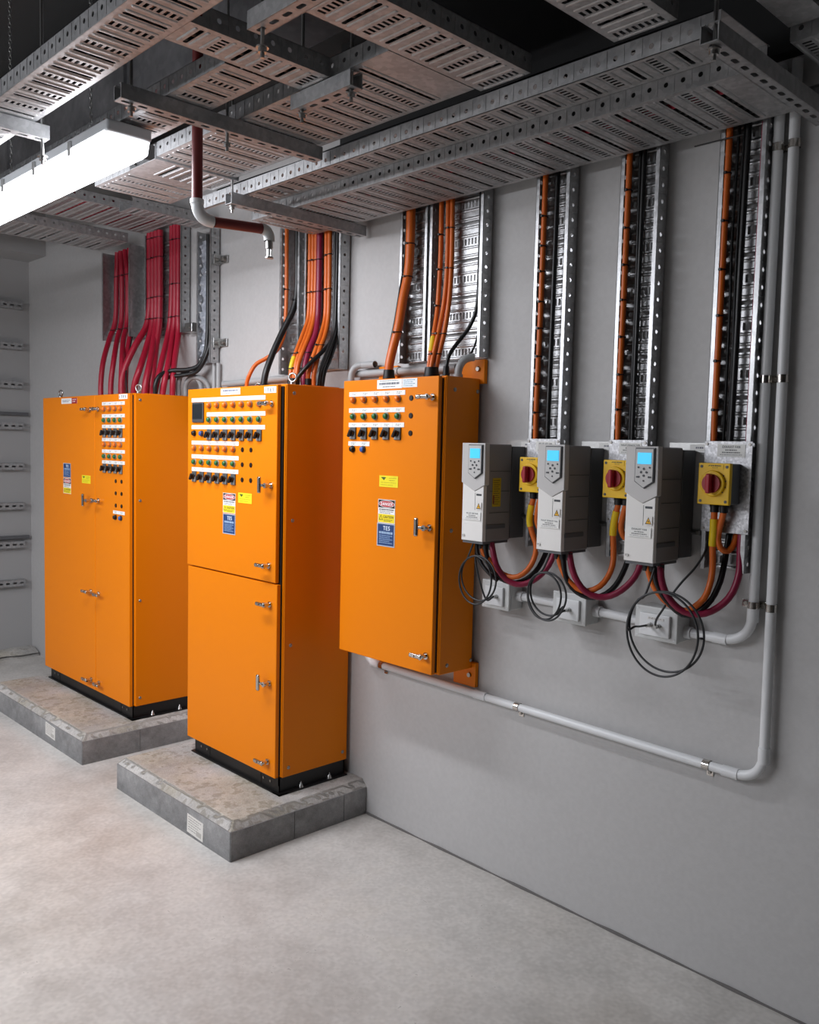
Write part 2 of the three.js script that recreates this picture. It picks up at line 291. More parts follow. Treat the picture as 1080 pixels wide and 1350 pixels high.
// wall risers: x0..x1, y0..y1, back at zb
function riser(label, x0, x1, y0, y1, o = {}) { return tray(label, [(x0 + x1) / 2, y0, o.zb ?? .01], [0, 1, 0], OUT, y1 - y0, x1 - x0, { name: 'vertical_cable_tray', ...o }); }
riser('deep plain vertical tray with four red cables, leftmost on the wall', -5.19, -4.83, 2.22, 2.745, { h: .1, solid: true });
riser('wide vertical tray filled with dark red cable bundles above the double-door cabinet', -4.745, -4.325, 2.21, 2.79);
riser('narrow vertical tray with clear film lining right of the red cable bundles', -4.165, -4.025, 2.03, 2.72);
riser('narrow vertical tray with one orange and one thick black cable above the tall two-piece cabinet', -3.415, -3.265, 1.945, 2.62);
riser('vertical tray with orange, crimson and black cables above the tall two-piece cabinet', -3.228, -2.97, 1.95, 2.62);
riser('narrow vertical tray behind the single thick orange cable above the wall cabinet', -2.598, -2.444, 1.955, 2.66);
riser('wide vertical tray with thin orange cables above the wall-mounted cabinet', -2.430, -2.157, 1.955, 2.66);
riser('vertical tray rising from the first isolator, nearest the orange wall cabinet', -1.916, -1.779, 1.277, 2.66);
riser('vertical tray rising from the middle yellow isolator', -1.582, -1.446, 1.277, 2.66);
riser('vertical tray rising from the rightmost isolator beside the grey conduits', -1.252, -1.117, 1.277, 2.66);
// horizontal runs above
const H1 = 2.543, H2 = 2.6;
tray('long perforated tray tight along the back wall under the ceiling', [-3.14, H1, .24], PX, UP, 2.17, .32);
tray('long perforated tray in front of the wall tray, punched side rail facing the room', [-3.16, H1 + .049, .5175], PX, DN, 2.19, .229, { rails: [-1] });
tray('bright perforated tray directly above the batten light', [-4.4, H2, 1.475], PX, UP, 3.5, .148);
tray('perforated tray crossing from the one above the light, left of the top hanging channel', [-1.962, H2, .985], PZ, UP, .415, .125);
tray('perforated tray running behind the batten light and ending at the crossing tray', [-5.2, H2, 1.15], PX, UP, 3.165, .145);
tray('wide dark perforated tray between the long dark channel and the wall trays', [-2.865, H2 + .004, .815], PX, UP, 1.19, .32);
tray('perforated tray running from the top picture edge to the middle of the front tray', [-1.578, H2, .64], PZ, UP, 1.3, .172);
tray('perforated tray running toward the wall at the upper right, above the front tray rail', [-1.155, H2, .64], PZ, UP, 1.1, .165);
tray('short perforated tray toward the wall left of the red drop pipe', [-2.965, H2 - .004, .64], PZ, UP, .34, .19);
tray('short perforated tray run left of the drop pipe, in the shade behind the light', [-3.37, H2, .81], PX, UP, .305, .32);
tray('horizontal tray carrying the dark red cable bundles away from the wall', [-4.535, 2.8, .07], PZ, UP, .85, .42);
tray('horizontal tray over the four separate red cables at the far left', [-5.01, 2.755, .12], PZ, UP, .7, .36);
tray('narrow horizontal tray at the top of the film-lined vertical tray', [-4.095, 2.735, .07], PZ, UP, .42, .14);
tray('short tray end beyond the right cross channel near the top right corner', [-.935, 2.63, .47], PX, UP, .09, .2);
tray('tray continuing out of frame beyond the right cross channel by the wall', [-.935, 2.60, .22], PX, UP, 1.2, .27);
tray('second perforated tray crossing high above in the dark near the top right', [-1.6, 2.98, .55], PX, UP, 2.2, .3);
// channels below the trays with their rods
strut('galvanised channel under the left end of the two wall trays', [-2.86, 2.5, .03], PZ, UP, .66);
strut('galvanised slotted channel under the right end of the two wall trays', [-.965, 2.5, .05], PZ, UP, .64);
strut('long dark slotted channel hanging across behind the batten light', [-2.36, 2.555, .66], PZ, UP, .7);
strut('short galvanised channel under the far end of the crossing tray', [-2.07, 2.555, .965], PX, UP, .26);
strut('slotted channel with a bolt hanging at the top of the picture', [-1.75, 2.555, 1.32], PX, UP, .4);
strut('slotted channel under the bright tray at the left picture edge', [-2.85, 2.555, 1.36], PZ, UP, .4);
strut('slotted channel high in the dark near the top right corner', [-1.45, 2.935, .3], PZ, UP, .6);
rod('threaded rod at the front end of the left wall-tray channel', -2.875, .665, 2.475);
rod('threaded rod at the front end of the right wall-tray channel', -.965, .665, 2.47);
rod('threaded rod by the near end of the long dark channel', -2.36, 1.32, 2.52);
rod('threaded rod through the long dark channel beside the drop pipe', -2.36, 1.01, 2.5);
rod('threaded rod through the short channel, lower end below it', -2.045, .965, 2.52);
rod('threaded rod at the far end of the short channel', -1.83, .965, 2.52);
rod('threaded rod with a thick bolt end in the top hanging channel', -1.72, 1.32, 2.49);
rod('threaded rod through the left-edge channel under the bright tray', -2.85, 1.375, 2.48);
// vertical channel end cap and clips on the risers
{
  const t = thing('tray_end_bracket', 'small zinc bracket at the foot of the red bundle tray', 'bracket', null, [-4.29, 2.205, .01]);
  part('plate', [rb(0, .075, 0, .05, .0, .05, .003)], M.steel, t); part('screw', [cylZ(.05, .025, .05, .056, .007)], M.bolt, t);
  for (const [y, w] of [[2.56, 'upper'], [2.135, 'lower']]) {
    const b = thing('tray_clamp', `${w} zinc clamp on the right rail of the film-lined tray`, 'bracket', null, [-4.022, y, .0]);
    part('arm', [rb(0, .075, -.02, .02, .002, .012, .002), rb(0, .012, -.025, .025, .01, .05, .002)], M.steel, b);
    part('bolt', [cylZ(.05, 0, .012, .03, .01, 6), cylZ(.02, .0, .03, .05, .007, 10)], M.bolt, b);
  }
}
{ // loose stub of wire poking out of a riser
  const o = part('wire_stub', [cylX(-1.33, -1.18, 2.52, .066, .0022, 6)], M.black); tag(o, 'thin black wire stub poking sideways from the rightmost vertical tray', 'wire');
}
// crumpled clear film in the narrow tray
{
  const g = new THREE.PlaneGeometry(.06, .6, 6, 60), p = g.attributes.position;
  for (let i = 0; i < p.count; i++) p.setZ(i, .012 * Math.sin(p.getY(i) * 71 + p.getX(i) * 60) * Math.sin(p.getY(i) * 37 + 1) + .014 * (rnd() - .5));
  g.computeVertexNormals(); const o = part('plastic_film', [g.translate(-4.127, 2.37, .036)], M.film); tag(o, 'crumpled shiny plastic film lining the narrow vertical tray', 'film');
}

// ---------- duct behind the trays ----------
{
  const t = thing('air_duct', 'large dull sheet-metal air duct high behind the bright tray', 'duct', null, [-4.4, 2.88, .88]);
  part('casing', [rb(-1.6, 2.5, 0, .36, -.15, .05, .01)], M.duct, t);
  for (const x of [-1.2, .0, 1.2]) part('flange', [bx(x - .012, x + .012, -.015, .375, -.165, .062)], M.duct, t);
  for (const x of [-1.3, 1.5]) part('hanger', [bx(x - .012, x + .012, .36, YC - 2.88, .0, .003)], M.galv, t);
}

// ---------- channels on the left wall ----------
[2.57, 2.28, 2.0, 1.7, 1.404, 1.113, .827, .54].forEach((y, i) => {
  const o = strut(['topmost', 'second from the top', 'third from the top', 'fourth from the top', 'fourth from the floor', 'third from the floor', 'second from the floor', 'lowest'][i] + ' horizontal slotted channel on the left wall', [XL + .042, y, .06], PZ, [-1, 0, 0], 2.6, 'channels on the left wall', .05, .041);
});
for (const [y, w] of [[1.79, 'upper'], [.88, 'lower']]) { const o = part('wall_ledge', [rb(XL, XL + .03, y - .012, y + .012, .02, 2.7, .003)], M.isoGrey); tag(o, `${w} dark horizontal ledge bar on the left wall`, 'ledge'); }

// ---------- batten lights ----------
function batten(label, x0, x1, y0, zc, chains, power = LAMP) {
  const t = thing('batten_light', label, 'light', 'batten lights', [(x0 + x1) / 2, y0, zc]);
  const hl = (x1 - x0) / 2;
  const sec = [[-.07, .05], [-.064, .014], [-.048, 0], [.048, 0], [.064, .014], [.07, .05]];
  part('housing', [rb(-hl - .004, hl + .004, .05, .088, -.074, .074, .008)], M.lampBody, t);
  part('diffuser', [extr(sec, 2 * hl - .03, .004).rotateY(Math.PI / 2).translate(-hl + .015, 0, 0)], M.glow, t);
  for (const x of [-.45, -.15, .15, .45]) for (const s of [-1, 1]) part('clip', [rb(x - .01, x + .01, .03, .075, s * .077 - .004, s * .077 + .004, .002)], M.steel, t);
  const l = new THREE.RectAreaLight(LAMP_COLOR, power, 2 * hl - .04, .1);
  l.position.set((x0 + x1) / 2, y0 - .008, zc); l.lookAt((x0 + x1) / 2, 0, zc); scene.add(l);
  for (const k of [-1, 1]) { const q = new THREE.RectAreaLight(LAMP_COLOR, power * .5, 2 * hl - .04, .046); q.position.set((x0 + x1) / 2, y0 + .026, zc + k * .083); q.lookAt((x0 + x1) / 2, y0 + .01, zc + k * 2); scene.add(q); }
  for (const [x, w] of chains) {
    const c = thing('hanging_chain', w, 'chain', 'chains of the batten lights', [x, y0 + .088, zc + .05]);
    const gs = [], n = Math.floor((YC - y0 - .088) / .0145); for (let i = 0; i < n; i++) { const g = new THREE.TorusGeometry(.006, .0013, 5, 10).scale(.75, 1.5, 1); if (i % 2) g.rotateY(Math.PI / 2); gs.push(g.translate(0, .008 + i * .0145, 0)); }
    part('links', gs, M.steel, c); part('hook', [new THREE.TorusGeometry(.01, .002, 6, 14)], M.steel, c);
  }
}
batten('long white glowing batten light hanging on chains at the left', -4.02, -2.6, 2.5, 1.207, [[-2.76, 'thin steel chain at the near end of the visible batten light'], [-3.45, 'thin steel chain at the far end of the visible batten light']], 44);
for (const [x, z, w] of [[-5.4, 3.2, 'left light of the nearer row behind the viewer'], [-3.8, 3.2, 'right light of the nearer row behind the viewer'], [-5.4, 4.5, 'left light of the farther row behind the viewer'], [-3.8, 4.5, 'right light of the farther row behind the viewer']])
  batten('batten light out of view, ' + w, x, x + 1.42, 2.5, z, [[x + .2, 'left chain of the ' + w], [x + 1.25, 'right chain of the ' + w]]);

// ---------- concrete plinths ----------
function plinth(label, x0, x1, chips, joints, paper, pl) {
  const d = .695, t = thing('concrete_plinth', label, 'plinth', 'plinths under the floor cabinets', [x0, 0, 0]), w = x1 - x0;
  // cast slab: straight sides below, bevelled and slightly chipped arris above
  const edge = [0, .007, .014, .021, .028, .034], xs = [...edge], zs = [];
  for (let i = 1; i < 60; i++) xs.push(.034 + (w - .068) * i / 60);
  for (const e of [...edge].reverse()) xs.push(w - e);
  for (let i = 0; i < 46; i++) zs.push((d - .034) * i / 46);
  for (const e of [...edge].reverse()) zs.push(d - e);
  const pos = [], idx = [], nx = xs.length;
  for (const z of zs) for (const x of xs) {
    const e = Math.min(x, w - x, d - z), q = Math.sin(x * 83 + chips) * Math.sin(z * 71 + 1.3) + .6 * Math.sin(x * 211 + z * 173);
    let y = .119 + Math.min(.03, e * 1.05) + (e > .004 ? .0008 * q : 0);
    if (e > .02 && e < .05 && Math.sin(x * 41 + chips * 2) * Math.sin(z * 47 + chips) + .5 * Math.sin(x * 133 + z * 97) > 1.0) y -= .0025;
    pos.push(x, y, z);
  }
  for (let b = 0; b + 1 < zs.length; b++) for (let a = 0; a + 1 < nx; a++) { const k = b * nx + a; idx.push(k, k + nx, k + 1, k + 1, k + nx, k + nx + 1); }
  const g = new THREE.BufferGeometry(); g.setAttribute('position', new THREE.Float32BufferAttribute(pos, 3)); g.setIndex(idx); g.computeVertexNormals();
  part('concrete_slab', [g, bx(0, w, 0, .119, .001, d)], M.concrete, t);
  part('edge_panel', [bx(0, w, .0, .118, d - .001, d + .004)], M.edging, t);
  for (let i = 0; i + 1 < joints.length; i++) part('edge_panel', [bx(w - .001, w + .004, 0, .118, joints[i] + .0015, joints[i + 1] - .0015)], M.edging, t);
  const q = plaque('paper_label', L.paperTorn, paper[0] - x0, paper[1] - x0, paper[2], paper[3], d + .004, t, pl); q.rotation.z = -.04;
  return t;
}
plinth('low concrete plinth under the double-door cabinet', -5.42, -4.147, 1, [.003, .39, .698], [-4.6, -4.475, .04, .108], 'torn white paper label');
plinth('low concrete plinth under the tall two-piece cabinet', -3.76, -2.8, 4, [.003, .13, .393, .698], [-3.12, -2.995, .012, .09], 'white printed label');

// ---------- door fittings (shared shapes, each fitting its own mesh) ----------
const disc = (r, d, hex, n = 18, z0 = 0) => tint(cylZ(0, 0, z0, z0 + d, r, n), hex);
const dome = (r, h, hex, z0) => tint(new THREE.SphereGeometry(r, 16, 8, 0, Math.PI * 2, 0, Math.PI / 2).rotateX(Math.PI / 2).scale(1, 1, h / r).translate(0, 0, z0), hex);
const F = {
  lampO: G([disc(.0135, .006, 0x8b7766), disc(.0115, .012, 0xd2650f), dome(.0112, .008, 0xee7a14, .012)]),
  lampG: G([disc(.0138, .005, 0x9aa19a), disc(.0115, .010, 0x1c4a26), dome(.0112, .007, 0x1f6a34, .010)]),
  btnK: G([disc(.0138, .005, 0x17120f), disc(.0105, .012, 0x0c0c0c), dome(.0105, .004, 0x111111, .012)]),
  btnB: G([disc(.0138, .005, 0x35383d), disc(.0105, .012, 0x1d3f7a), dome(.0105, .004, 0x2a5aa8, .012)]),
  plug: G([disc(.0105, .002, 0x3a1c0b), disc(.0085, .0035, 0x1c0f08)]),
  sel: G([tint(rb(-.0175, .0175, -.024, .024, 0, .006, .002), 0x55585a), tint(rb(-.0155, .0155, -.022, .0, .006, .0075, .0006, 1), 0x8d9092), disc(.0125, .011, 0x0b0b0c, 18, .006), tint(rb(-.0055, .0055, -.016, .016, .016, .027, .003).rotateZ(-.5), 0x0b0b0c)]),
};
function fit(kind, name, x, y, z, door) { const o = shade(new THREE.Mesh(F[kind], M.tints)); o.name = name; o.position.set(x, y, z); door.add(o); return o; }
// wing latch; dir 'h' handle lies flat to the left, 'v' stands upright
const latchBase = [cylZ(0, 0, 0, .006, .013, 18), cylZ(0, 0, .006, .03, .0075, 14), cylZ(0, 0, .026, .036, .011, 14)];
const LATCH = {
  h: G([...latchBase, rb(-.056, .008, -.0085, .0085, .027, .041, .006, 3), cylZ(-.03, 0, .037, .044, .006, 12)]),
  v: G([...latchBase, rb(-.034, .006, -.006, .006, .026, .036, .004), rb(-.047, -.028, -.034, .036, .028, .042, .007, 3)]),
  r: G([...latchBase, rb(-.008, .056, -.0085, .0085, .027, .041, .006, 3), cylZ(.03, 0, .037, .044, .006, 12)]),
};
function latch(k, x, y, z, door) { const o = shade(new THREE.Mesh(LATCH[k], M.chrome)); o.name = 'latch'; o.position.set(x, y, z); door.add(o); o.userData.label = 'chrome wing latch'; return o; }
const boltX = G([new THREE.SphereGeometry(.008, 12, 6, 0, Math.PI * 2, 0, Math.PI / 2).rotateZ(-Math.PI / 2).scale(.55, 1, 1)]);
function sideBolt(x, y, z, t) { const o = shade(new THREE.Mesh(boltX, M.bolt)); o.name = 'bolt'; o.position.set(x, y, z); t.add(o); }
const eyeG = G([cylY(0, 0, .012, 0, .012, 14), new THREE.TorusGeometry(.017, .0042, 8, 20).translate(0, .03, 0)]);
function eye(x, y, z, r, t) { const o = shade(new THREE.Mesh(eyeG, M.steel)); o.name = 'lifting_eye'; o.position.set(x, y, z); o.rotation.y = r; t.add(o); }

function cabinetBody(t, x0, x1, y0, y1, z0, zf) {   // shell with a turned front rim, gasket behind the doors
  part('body', [rb(x0, x1, y0, y1, z0, zf - .028, .004), bx(x0 + .004, x1 - .004, y0 + .004, y1 - .004, zf - .03, zf - .025)], M.orange, t);
  part('gasket', [bx(x0 + .01, x1 - .012, y0 + .01, y1 - .01, zf - .026, zf - .018)], M.rubber, t);
}
function door(t, x0, x1, y0, y1, zf) { return part('door', [rb(x0, x1, y0, y1, zf - .02, zf, .0035, 2)], M.orange, t); }
function baseFrame(t, x0, x1, z0, zf, y0, y1) {
  const b = part('base_frame', [bx(x0, x1, y0, y1, zf - .006, zf), bx(x1 - .006, x1, y0, y1, z0, zf), bx(x0, x0 + .006, y0, y1, z0, zf), bx(x0, x1, y0, y1, z0, z0 + .006), bx(x0 - .012, x1 + .022, y0, y0 + .006, zf - .03, zf + .014), bx(x1 - .03, x1 + .022, y0, y0 + .006, z0, zf + .014), bx(x0 + .13, x0 + .133, y0, y1 - .004, zf, zf + .0015), bx(x1 - .133, x1 - .13, y0, y1 - .004, zf, zf + .0015)], M.blackMetal, t, 'black steel base frame');
  for (const x of [x0 + .06, x0 + .11, x1 - .11, x1 - .06]) part('screw', [cylZ(x, y1 - .026, zf, zf + .003, .0055, 10)], M.bolt, b);
  for (const z of [z0 + .09, zf - .11]) part('anchor_bolt', [new THREE.ConeGeometry(.012, .026, 8).translate(x1 + .008, y0 + .019, z)], M.steel, b);
}
const P66 = .0655;
// --- double-door cabinet ---
{
  const x0 = -5.36, x1 = -4.222, y0 = .216, y1 = 1.86, zf = .405, t = thing('electrical_cabinet', 'orange double-door floor cabinet, farthest of the three', 'cabinet', 'orange switchboard cabinets');
  cabinetBody(t, x0, x1, y0, y1, .02, zf);
  const d1 = door(t, x0 + .001, -4.643, y0, y1 - .002, zf), d2 = door(t, -4.639, x1 - .012, y0, y1 - .002, zf);
  baseFrame(t, x0 + .06, x1 - .005, .03, .39, .15, y0);
  const cols = [-4.517, -4.453, -4.389, -4.325];
  const st = (a, b, y, n) => plaque('label_strip', strip(n), a, b, y - .009, y + .009, zf, d2, 'white legend strip');
  for (const y of [1.809, 1.744, 1.688, 1.618, 1.556, 1.498]) st(-4.549, -4.283, y, 4);
  for (const x of cols) { fit('lampO', 'indicator_lamp', x, 1.781, zf, d2); fit('lampG', 'push_button', x, 1.721, zf, d2); fit('sel', 'selector_switch', x, 1.654, zf, d2); fit('lampO', 'indicator_lamp', x, 1.592, zf, d2); fit('lampG', 'push_button', x, 1.529, zf, d2); fit('sel', 'selector_switch', x, 1.464, zf, d2); }
  for (const y of [1.4, 1.336, 1.271]) for (const x of [-4.386, -4.319]) fit('plug', 'hole_plug', x, y, zf, d2);
  st(-4.418, -4.284, 1.235, 2); fit('btnK', 'push_button', -4.389, 1.208, zf, d2); fit('btnB', 'push_button', -4.325, 1.208, zf, d2);
  plaque('name_label', L.tes, -4.347, -4.252, 1.829, 1.855, zf, d2, 'white TES name label');
  plaque('name_label', L.redLabel, -5.085, -4.868, 1.818, 1.849, zf, d1, 'white and red label');
  plaque('sign', L.blue, -5.062, -4.96, 1.393, 1.476, zf, d1, 'blue company sign'); plaque('sign', L.danger, -5.062, -4.957, 1.3, 1.389, zf, d1, 'danger and caution sign');
  plaque('sticker', L.yellow, -4.808, -4.697, 1.371, 1.416, zf, d1, 'yellow sticker');
  for (const y of [1.781, .77, .27]) { latch('h', -4.69, y, zf, d1); latch('r', -4.592, y, zf, d2); }
  latch('v', -4.68, 1.28, zf, d1); latch('r', -4.592, 1.285, zf, d2);
  for (const y of [1.6, 1.31, 1.02, .73, .45]) part('hinge', [cylY(x0 - .004, y - .02, y + .02, zf - .012, .006, 10)], M.orange, t);
  for (const y of [1.826, 1.305, .779, .26]) sideBolt(x1, y, .351, t);
  eye(-5.28, y1, .33, .3, t); eye(-4.28, y1, .33, .5, t); eye(-4.28, y1, .05, .2, t);
  part('gland_plate', [bx(-5.1, -4.26, y1, y1 + .004, .08, .3)], M.orange, t);
}
// --- tall two-piece cabinet ---
{
  const x0 = -3.648, x1 = -2.915, y0 = .216, y1 = 1.862, zf = .40, t = thing('electrical_cabinet', 'tall orange floor cabinet with separate upper and lower doors, middle of the three', 'cabinet', 'orange switchboard cabinets');
  cabinetBody(t, x0, x1, y0, y1, .02, zf);
  const dl = door(t, x0 + .001, x1 - .014, y0, 1.037, zf), d = door(t, x0 + .001, x1 - .022, 1.043, y1 - .004, zf + .004), z = zf + .004;
  baseFrame(t, x0 + .05, x1 - .005, .03, .385, .15, y0);
  const st = (a, b, y, n) => plaque('label_strip', strip(n), a, b, y - .009, y + .009, z, d, 'white legend strip');
  st(-3.612, -3.021, 1.808, 9); st(-3.479, -3.02, 1.742, 7); st(-3.611, -3.022, 1.685, 9); st(-3.61, -3.217, 1.614, 6); st(-3.61, -3.217, 1.551, 6); st(-3.608, -3.218, 1.492, 6);
  part('display', [rb(-3.599, -3.502, 1.706, 1.797, z, z + .008, .004)], M.panelDark, d, 'small dark display'); part('display_glass', [bx(-3.592, -3.509, 1.722, 1.79, z + .008, z + .0095)], M.hmi, d);
  for (let i = 0; i < 7; i++) { const x = -3.455 + i * P66; fit('lampO', 'indicator_lamp', x, 1.782, z, d); fit('lampG', 'push_button', x, 1.718, z, d); fit('sel', 'selector_switch', x, 1.651, z, d); }
  fit('btnK', 'push_button', -3.585, 1.657, z, d); fit('btnB', 'push_button', -3.52, 1.656, z, d);
  for (let i = 0; i < 6; i++) { const x = -3.583 + i * P66; fit('lampO', 'indicator_lamp', x, 1.589, z, d); fit('lampG', 'push_button', x, 1.526, z, d); fit('sel', 'selector_switch', x, 1.458, z, d); }
  for (const y of [1.589, 1.525, 1.46]) for (const x of [-3.188, -3.123]) fit('plug', 'hole_plug', x, y, z, d);
  plaque('name_label', L.title, -3.363, -3.209, 1.825, 1.853, z, d, 'white title label'); plaque('name_label', L.tes, -3.03, -2.945, 1.825, 1.851, z, d, 'white TES name label');
  plaque('sign', L.danger, -3.338, -3.239, 1.309, 1.397, z, d, 'danger and caution sign'); plaque('sign', L.blue, -3.338, -3.238, 1.216, 1.306, z, d, 'blue company sign'); plaque('sticker', L.yellow, -3.217, -3.113, 1.36, 1.404, z, d, 'yellow sticker');
  latch('h', -2.972, 1.781, z, d); latch('v', -2.972, 1.446, z, d); latch('h', -2.98, 1.113, z, d);
  latch('h', -2.976, .95, zf, dl); latch('v', -2.972, .616, zf, dl); latch('h', -2.978, .278, zf, dl);
  for (const [y, zz] of [[1.826, .336], [1.302, .336], [.779, .338], [.255, .34], [.255, .045]]) sideBolt(x1, y, zz, t);
  eye(-2.95, y1, .32, .4, t); eye(-3.6, y1, .05, .3, t);
  part('gland_plate', [bx(-3.2, -2.94, y1, y1 + .004, .08, .26)], M.orange, t);
}
// --- wall cabinet ---
{
  const x0 = -2.735, x1 = -2.186, y0 = .778, y1 = 1.878, zf = .225, t = thing('wall_cabinet', 'orange wall-mounted cabinet hanging above the floor beside the drives', 'cabinet', 'orange switchboard cabinets');
  cabinetBody(t, x0, x1, y0, y1, .018, zf);
  const d = door(t, x0 + .001, x1 - .014, y0 + .002, y1 - .002, zf), z = zf;
  const st = (a, b, y, n) => plaque('label_strip', strip(n), a, b, y - .009, y + .009, z, d, 'white legend strip');
  st(-2.697, -2.373, 1.821, 5); st(-2.697, -2.374, 1.757, 5); st(-2.697, -2.375, 1.7, 5); st(-2.697, -2.569, 1.626, 2);
  for (let i = 0; i < 5; i++) { const x = -2.668 + i * .065; fit('lampO', 'indicator_lamp', x, 1.798, z, d); fit('lampG', 'push_button', x, 1.733, z, d); fit('sel', 'selector_switch', x, 1.667, z, d); }
  for (const y of [1.799, 1.734, 1.669]) fit('plug', 'hole_plug', -2.34, y, z, d);
  fit('btnK', 'push_button', -2.669, 1.604, z, d); fit('btnB', 'push_button', -2.605, 1.604, z, d);
  plaque('name_label', L.title2, -2.531, -2.392, 1.837, 1.872, z, d, 'white title label'); plaque('name_label', L.title3, -2.39, -2.31, 1.839, 1.872, z, d, 'small pale label');
  plaque('sticker', L.yellow, -2.507, -2.401, 1.462, 1.506, z, d, 'yellow sticker'); plaque('sign', L.danger, -2.51, -2.414, 1.323, 1.414, z, d, 'danger and caution sign'); plaque('sign', L.blue, -2.514, -2.413, 1.232, 1.322, z, d, 'blue company sign');
  latch('h', -2.226, 1.8, z, d); latch('v', -2.226, 1.325, z, d); latch('h', -2.228, .849, z, d);
  for (const [y, zz] of [[1.83, .154], [1.314, .154], [.81, .157], [.81, .025], [1.83, .03]]) sideBolt(x1, y, zz, t);
  for (const [a, b] of [[-2.28, -2.165], [-2.755, -2.64]]) for (const [c, e] of [[1.86, 1.95], [.705, .8]]) {
    const tab = part('mounting_tab', [rb(a, b, c, e, .001, .019, .003)], M.orange, t);
    part('screw', [cylZ(a + .085, c < 1 ? c + .045 : e - .035, .019, .026, .009, 6)], M.bolt, tab);
  }
  for (const [x, zz, s] of [[-2.57, .13, .026], [-2.34, .122, .032], [-2.256, .13, .014]]) part('cable_gland', [cylY(x, y1, y1 + .016, zz, s, 6), cylY(x, y1 + .016, y1 + .042, zz, s * .88, 16, s * .8)], M.gland, t, 'black cable gland');
}

// ---------- variable speed drives ----------
const VX = [-2.075, -1.743, -1.415], VG = 'variable speed drives on the wall';
const vlab = ['grey drive nearest the orange wall cabinet, yellow sticker on its side', 'grey drive in the middle, between two yellow isolators', 'grey drive on the right, above the large black cable coil'];
VX.forEach((x, i) => {
  const t = thing('variable_speed_drive', vlab[i], 'drive', VG, [x, 1.295, 0]), w = .101, H = .34, zf = .22;
  part('heatsink', [rb(.0, w + .002, .006, H - .006, .001, .075, .003)], M.heatsink, t);
  part('body', [rb(0, w, 0, H, .075, .205, .006, 3)], M.driveSide, t);
  for (const y of [.1, .175, .245]) part('side_groove', [bx(w - .0005, w + .0015, y, y + .002, .085, .19)], M.panelDark, t);
  part('side_latch', [rb(w - .002, w + .004, .045, .06, .105, .205, .0025)], M.isoGrey, t, 'dark side latch');
  // lower cover, with a V shaped upper edge meeting the upper cover
  const lo = part('lower_cover', [extr([[.003, .003], [w - .004, .003], [w - .004, .192], [.058, .172], [.003, .2]], .018, .002).translate(0, 0, .2)], M.driveWhite, t);
  part('cover_groove', [bx(.0605, .0615, .11, .17, zf - .0005, zf + .0006)], M.panelDark, lo);
  part('cover_slot', [rb(.066, .09, .16, .167, zf - .001, zf + .0008, .001)], M.panelDark, lo);
  const up = part('upper_cover', [extr([[-.002, .206], [.058, .177], [w - .003, .198], [w + .001, .2], [w + .001, .232], [w - .001, .34], [-.002, .34]], .02, .002).translate(0, 0, .2)], M.driveCover, t);
  const pan = (s, o) => [[.034 - o, .333 + o], [.09 + o, .333 + o], [.09 + o, .24 - o * .5], [.062, .222 - o], [.034 - o, .24 - o * .5]].map(([a, b]) => [a, b]);
  const kp = part('keypad', [extr(pan(1, .003), .006, .001).translate(0, 0, zf)], M.panelDark, t, 'dark framed keypad');
  part('keypad_face', [extr(pan(1, 0), .004, .001).translate(0, 0, zf + .0045)], M.panel, kp);
  const zk = zf + .0095;
  part('screen', [bx(.0405, .0855, .29, .323, zk, zk + .0015)], M.screen, kp, 'blue backlit screen');
  for (const [a, b, r] of [[.062, .276, .0035], [.062, .256, .0035], [.053, .266, .0035], [.071, .266, .0035], [.044, .28, .0028], [.081, .28, .0028], [.046, .252, .003], [.079, .252, .003], [.062, .241, .0025], [.04, .252, .0025], [.085, .252, .0025]]) part('key', [cylZ(a, b, zk, zk + .0016, r, 10)], M.panelDark, kp);
  const dp = (n, m, a, b, c, e, l) => plaque(n, m, a, b, c, e, zf + .002, lo, l, .0008);
  dp('legend', [L.relief, L.toilet, L.exhaust][i], .012, .09, .074, .104, 'white printed label'); dp('warning_triangle', L.warn, .068, .092, .112, .138, 'yellow warning triangle'); dp('maker_mark', L.code, .006, .017, .014, .022);
  if (i === 0) { const q = plaque('side_sticker', L.yellowSide, -.022, .022, -.05, .05, 0, t, 'yellow warning sticker'); q.rotation.y = Math.PI / 2; q.position.set(w + .0012, .172, .155); }
  part('bottom_plate', [bx(.004, w - .004, -.008, 0, .08, .215)], M.isoGrey, t);
  for (const [a, b] of [[.05, .165], [.072, .165], [.098 - .0, .165]]) part('cable_gland', [cylY(a - .004, -.03, -.006, b, .011, 14)], M.gland, t);
  const br = part('mounting_flange', [bx(.015, .145, H - .012, H + .016, .001, .006)], M.steel, t);
  plaque('flange_tag', L.smallTag, .085, .14, H - .008, H + .012, .006, br, 'small white tag');
  part('lower_foot', [rb(w, w + .03, .075, .09, .001, .01, .002), cylX(w, w + .02, .083, .012, .004, 8)], M.steel, t);
});

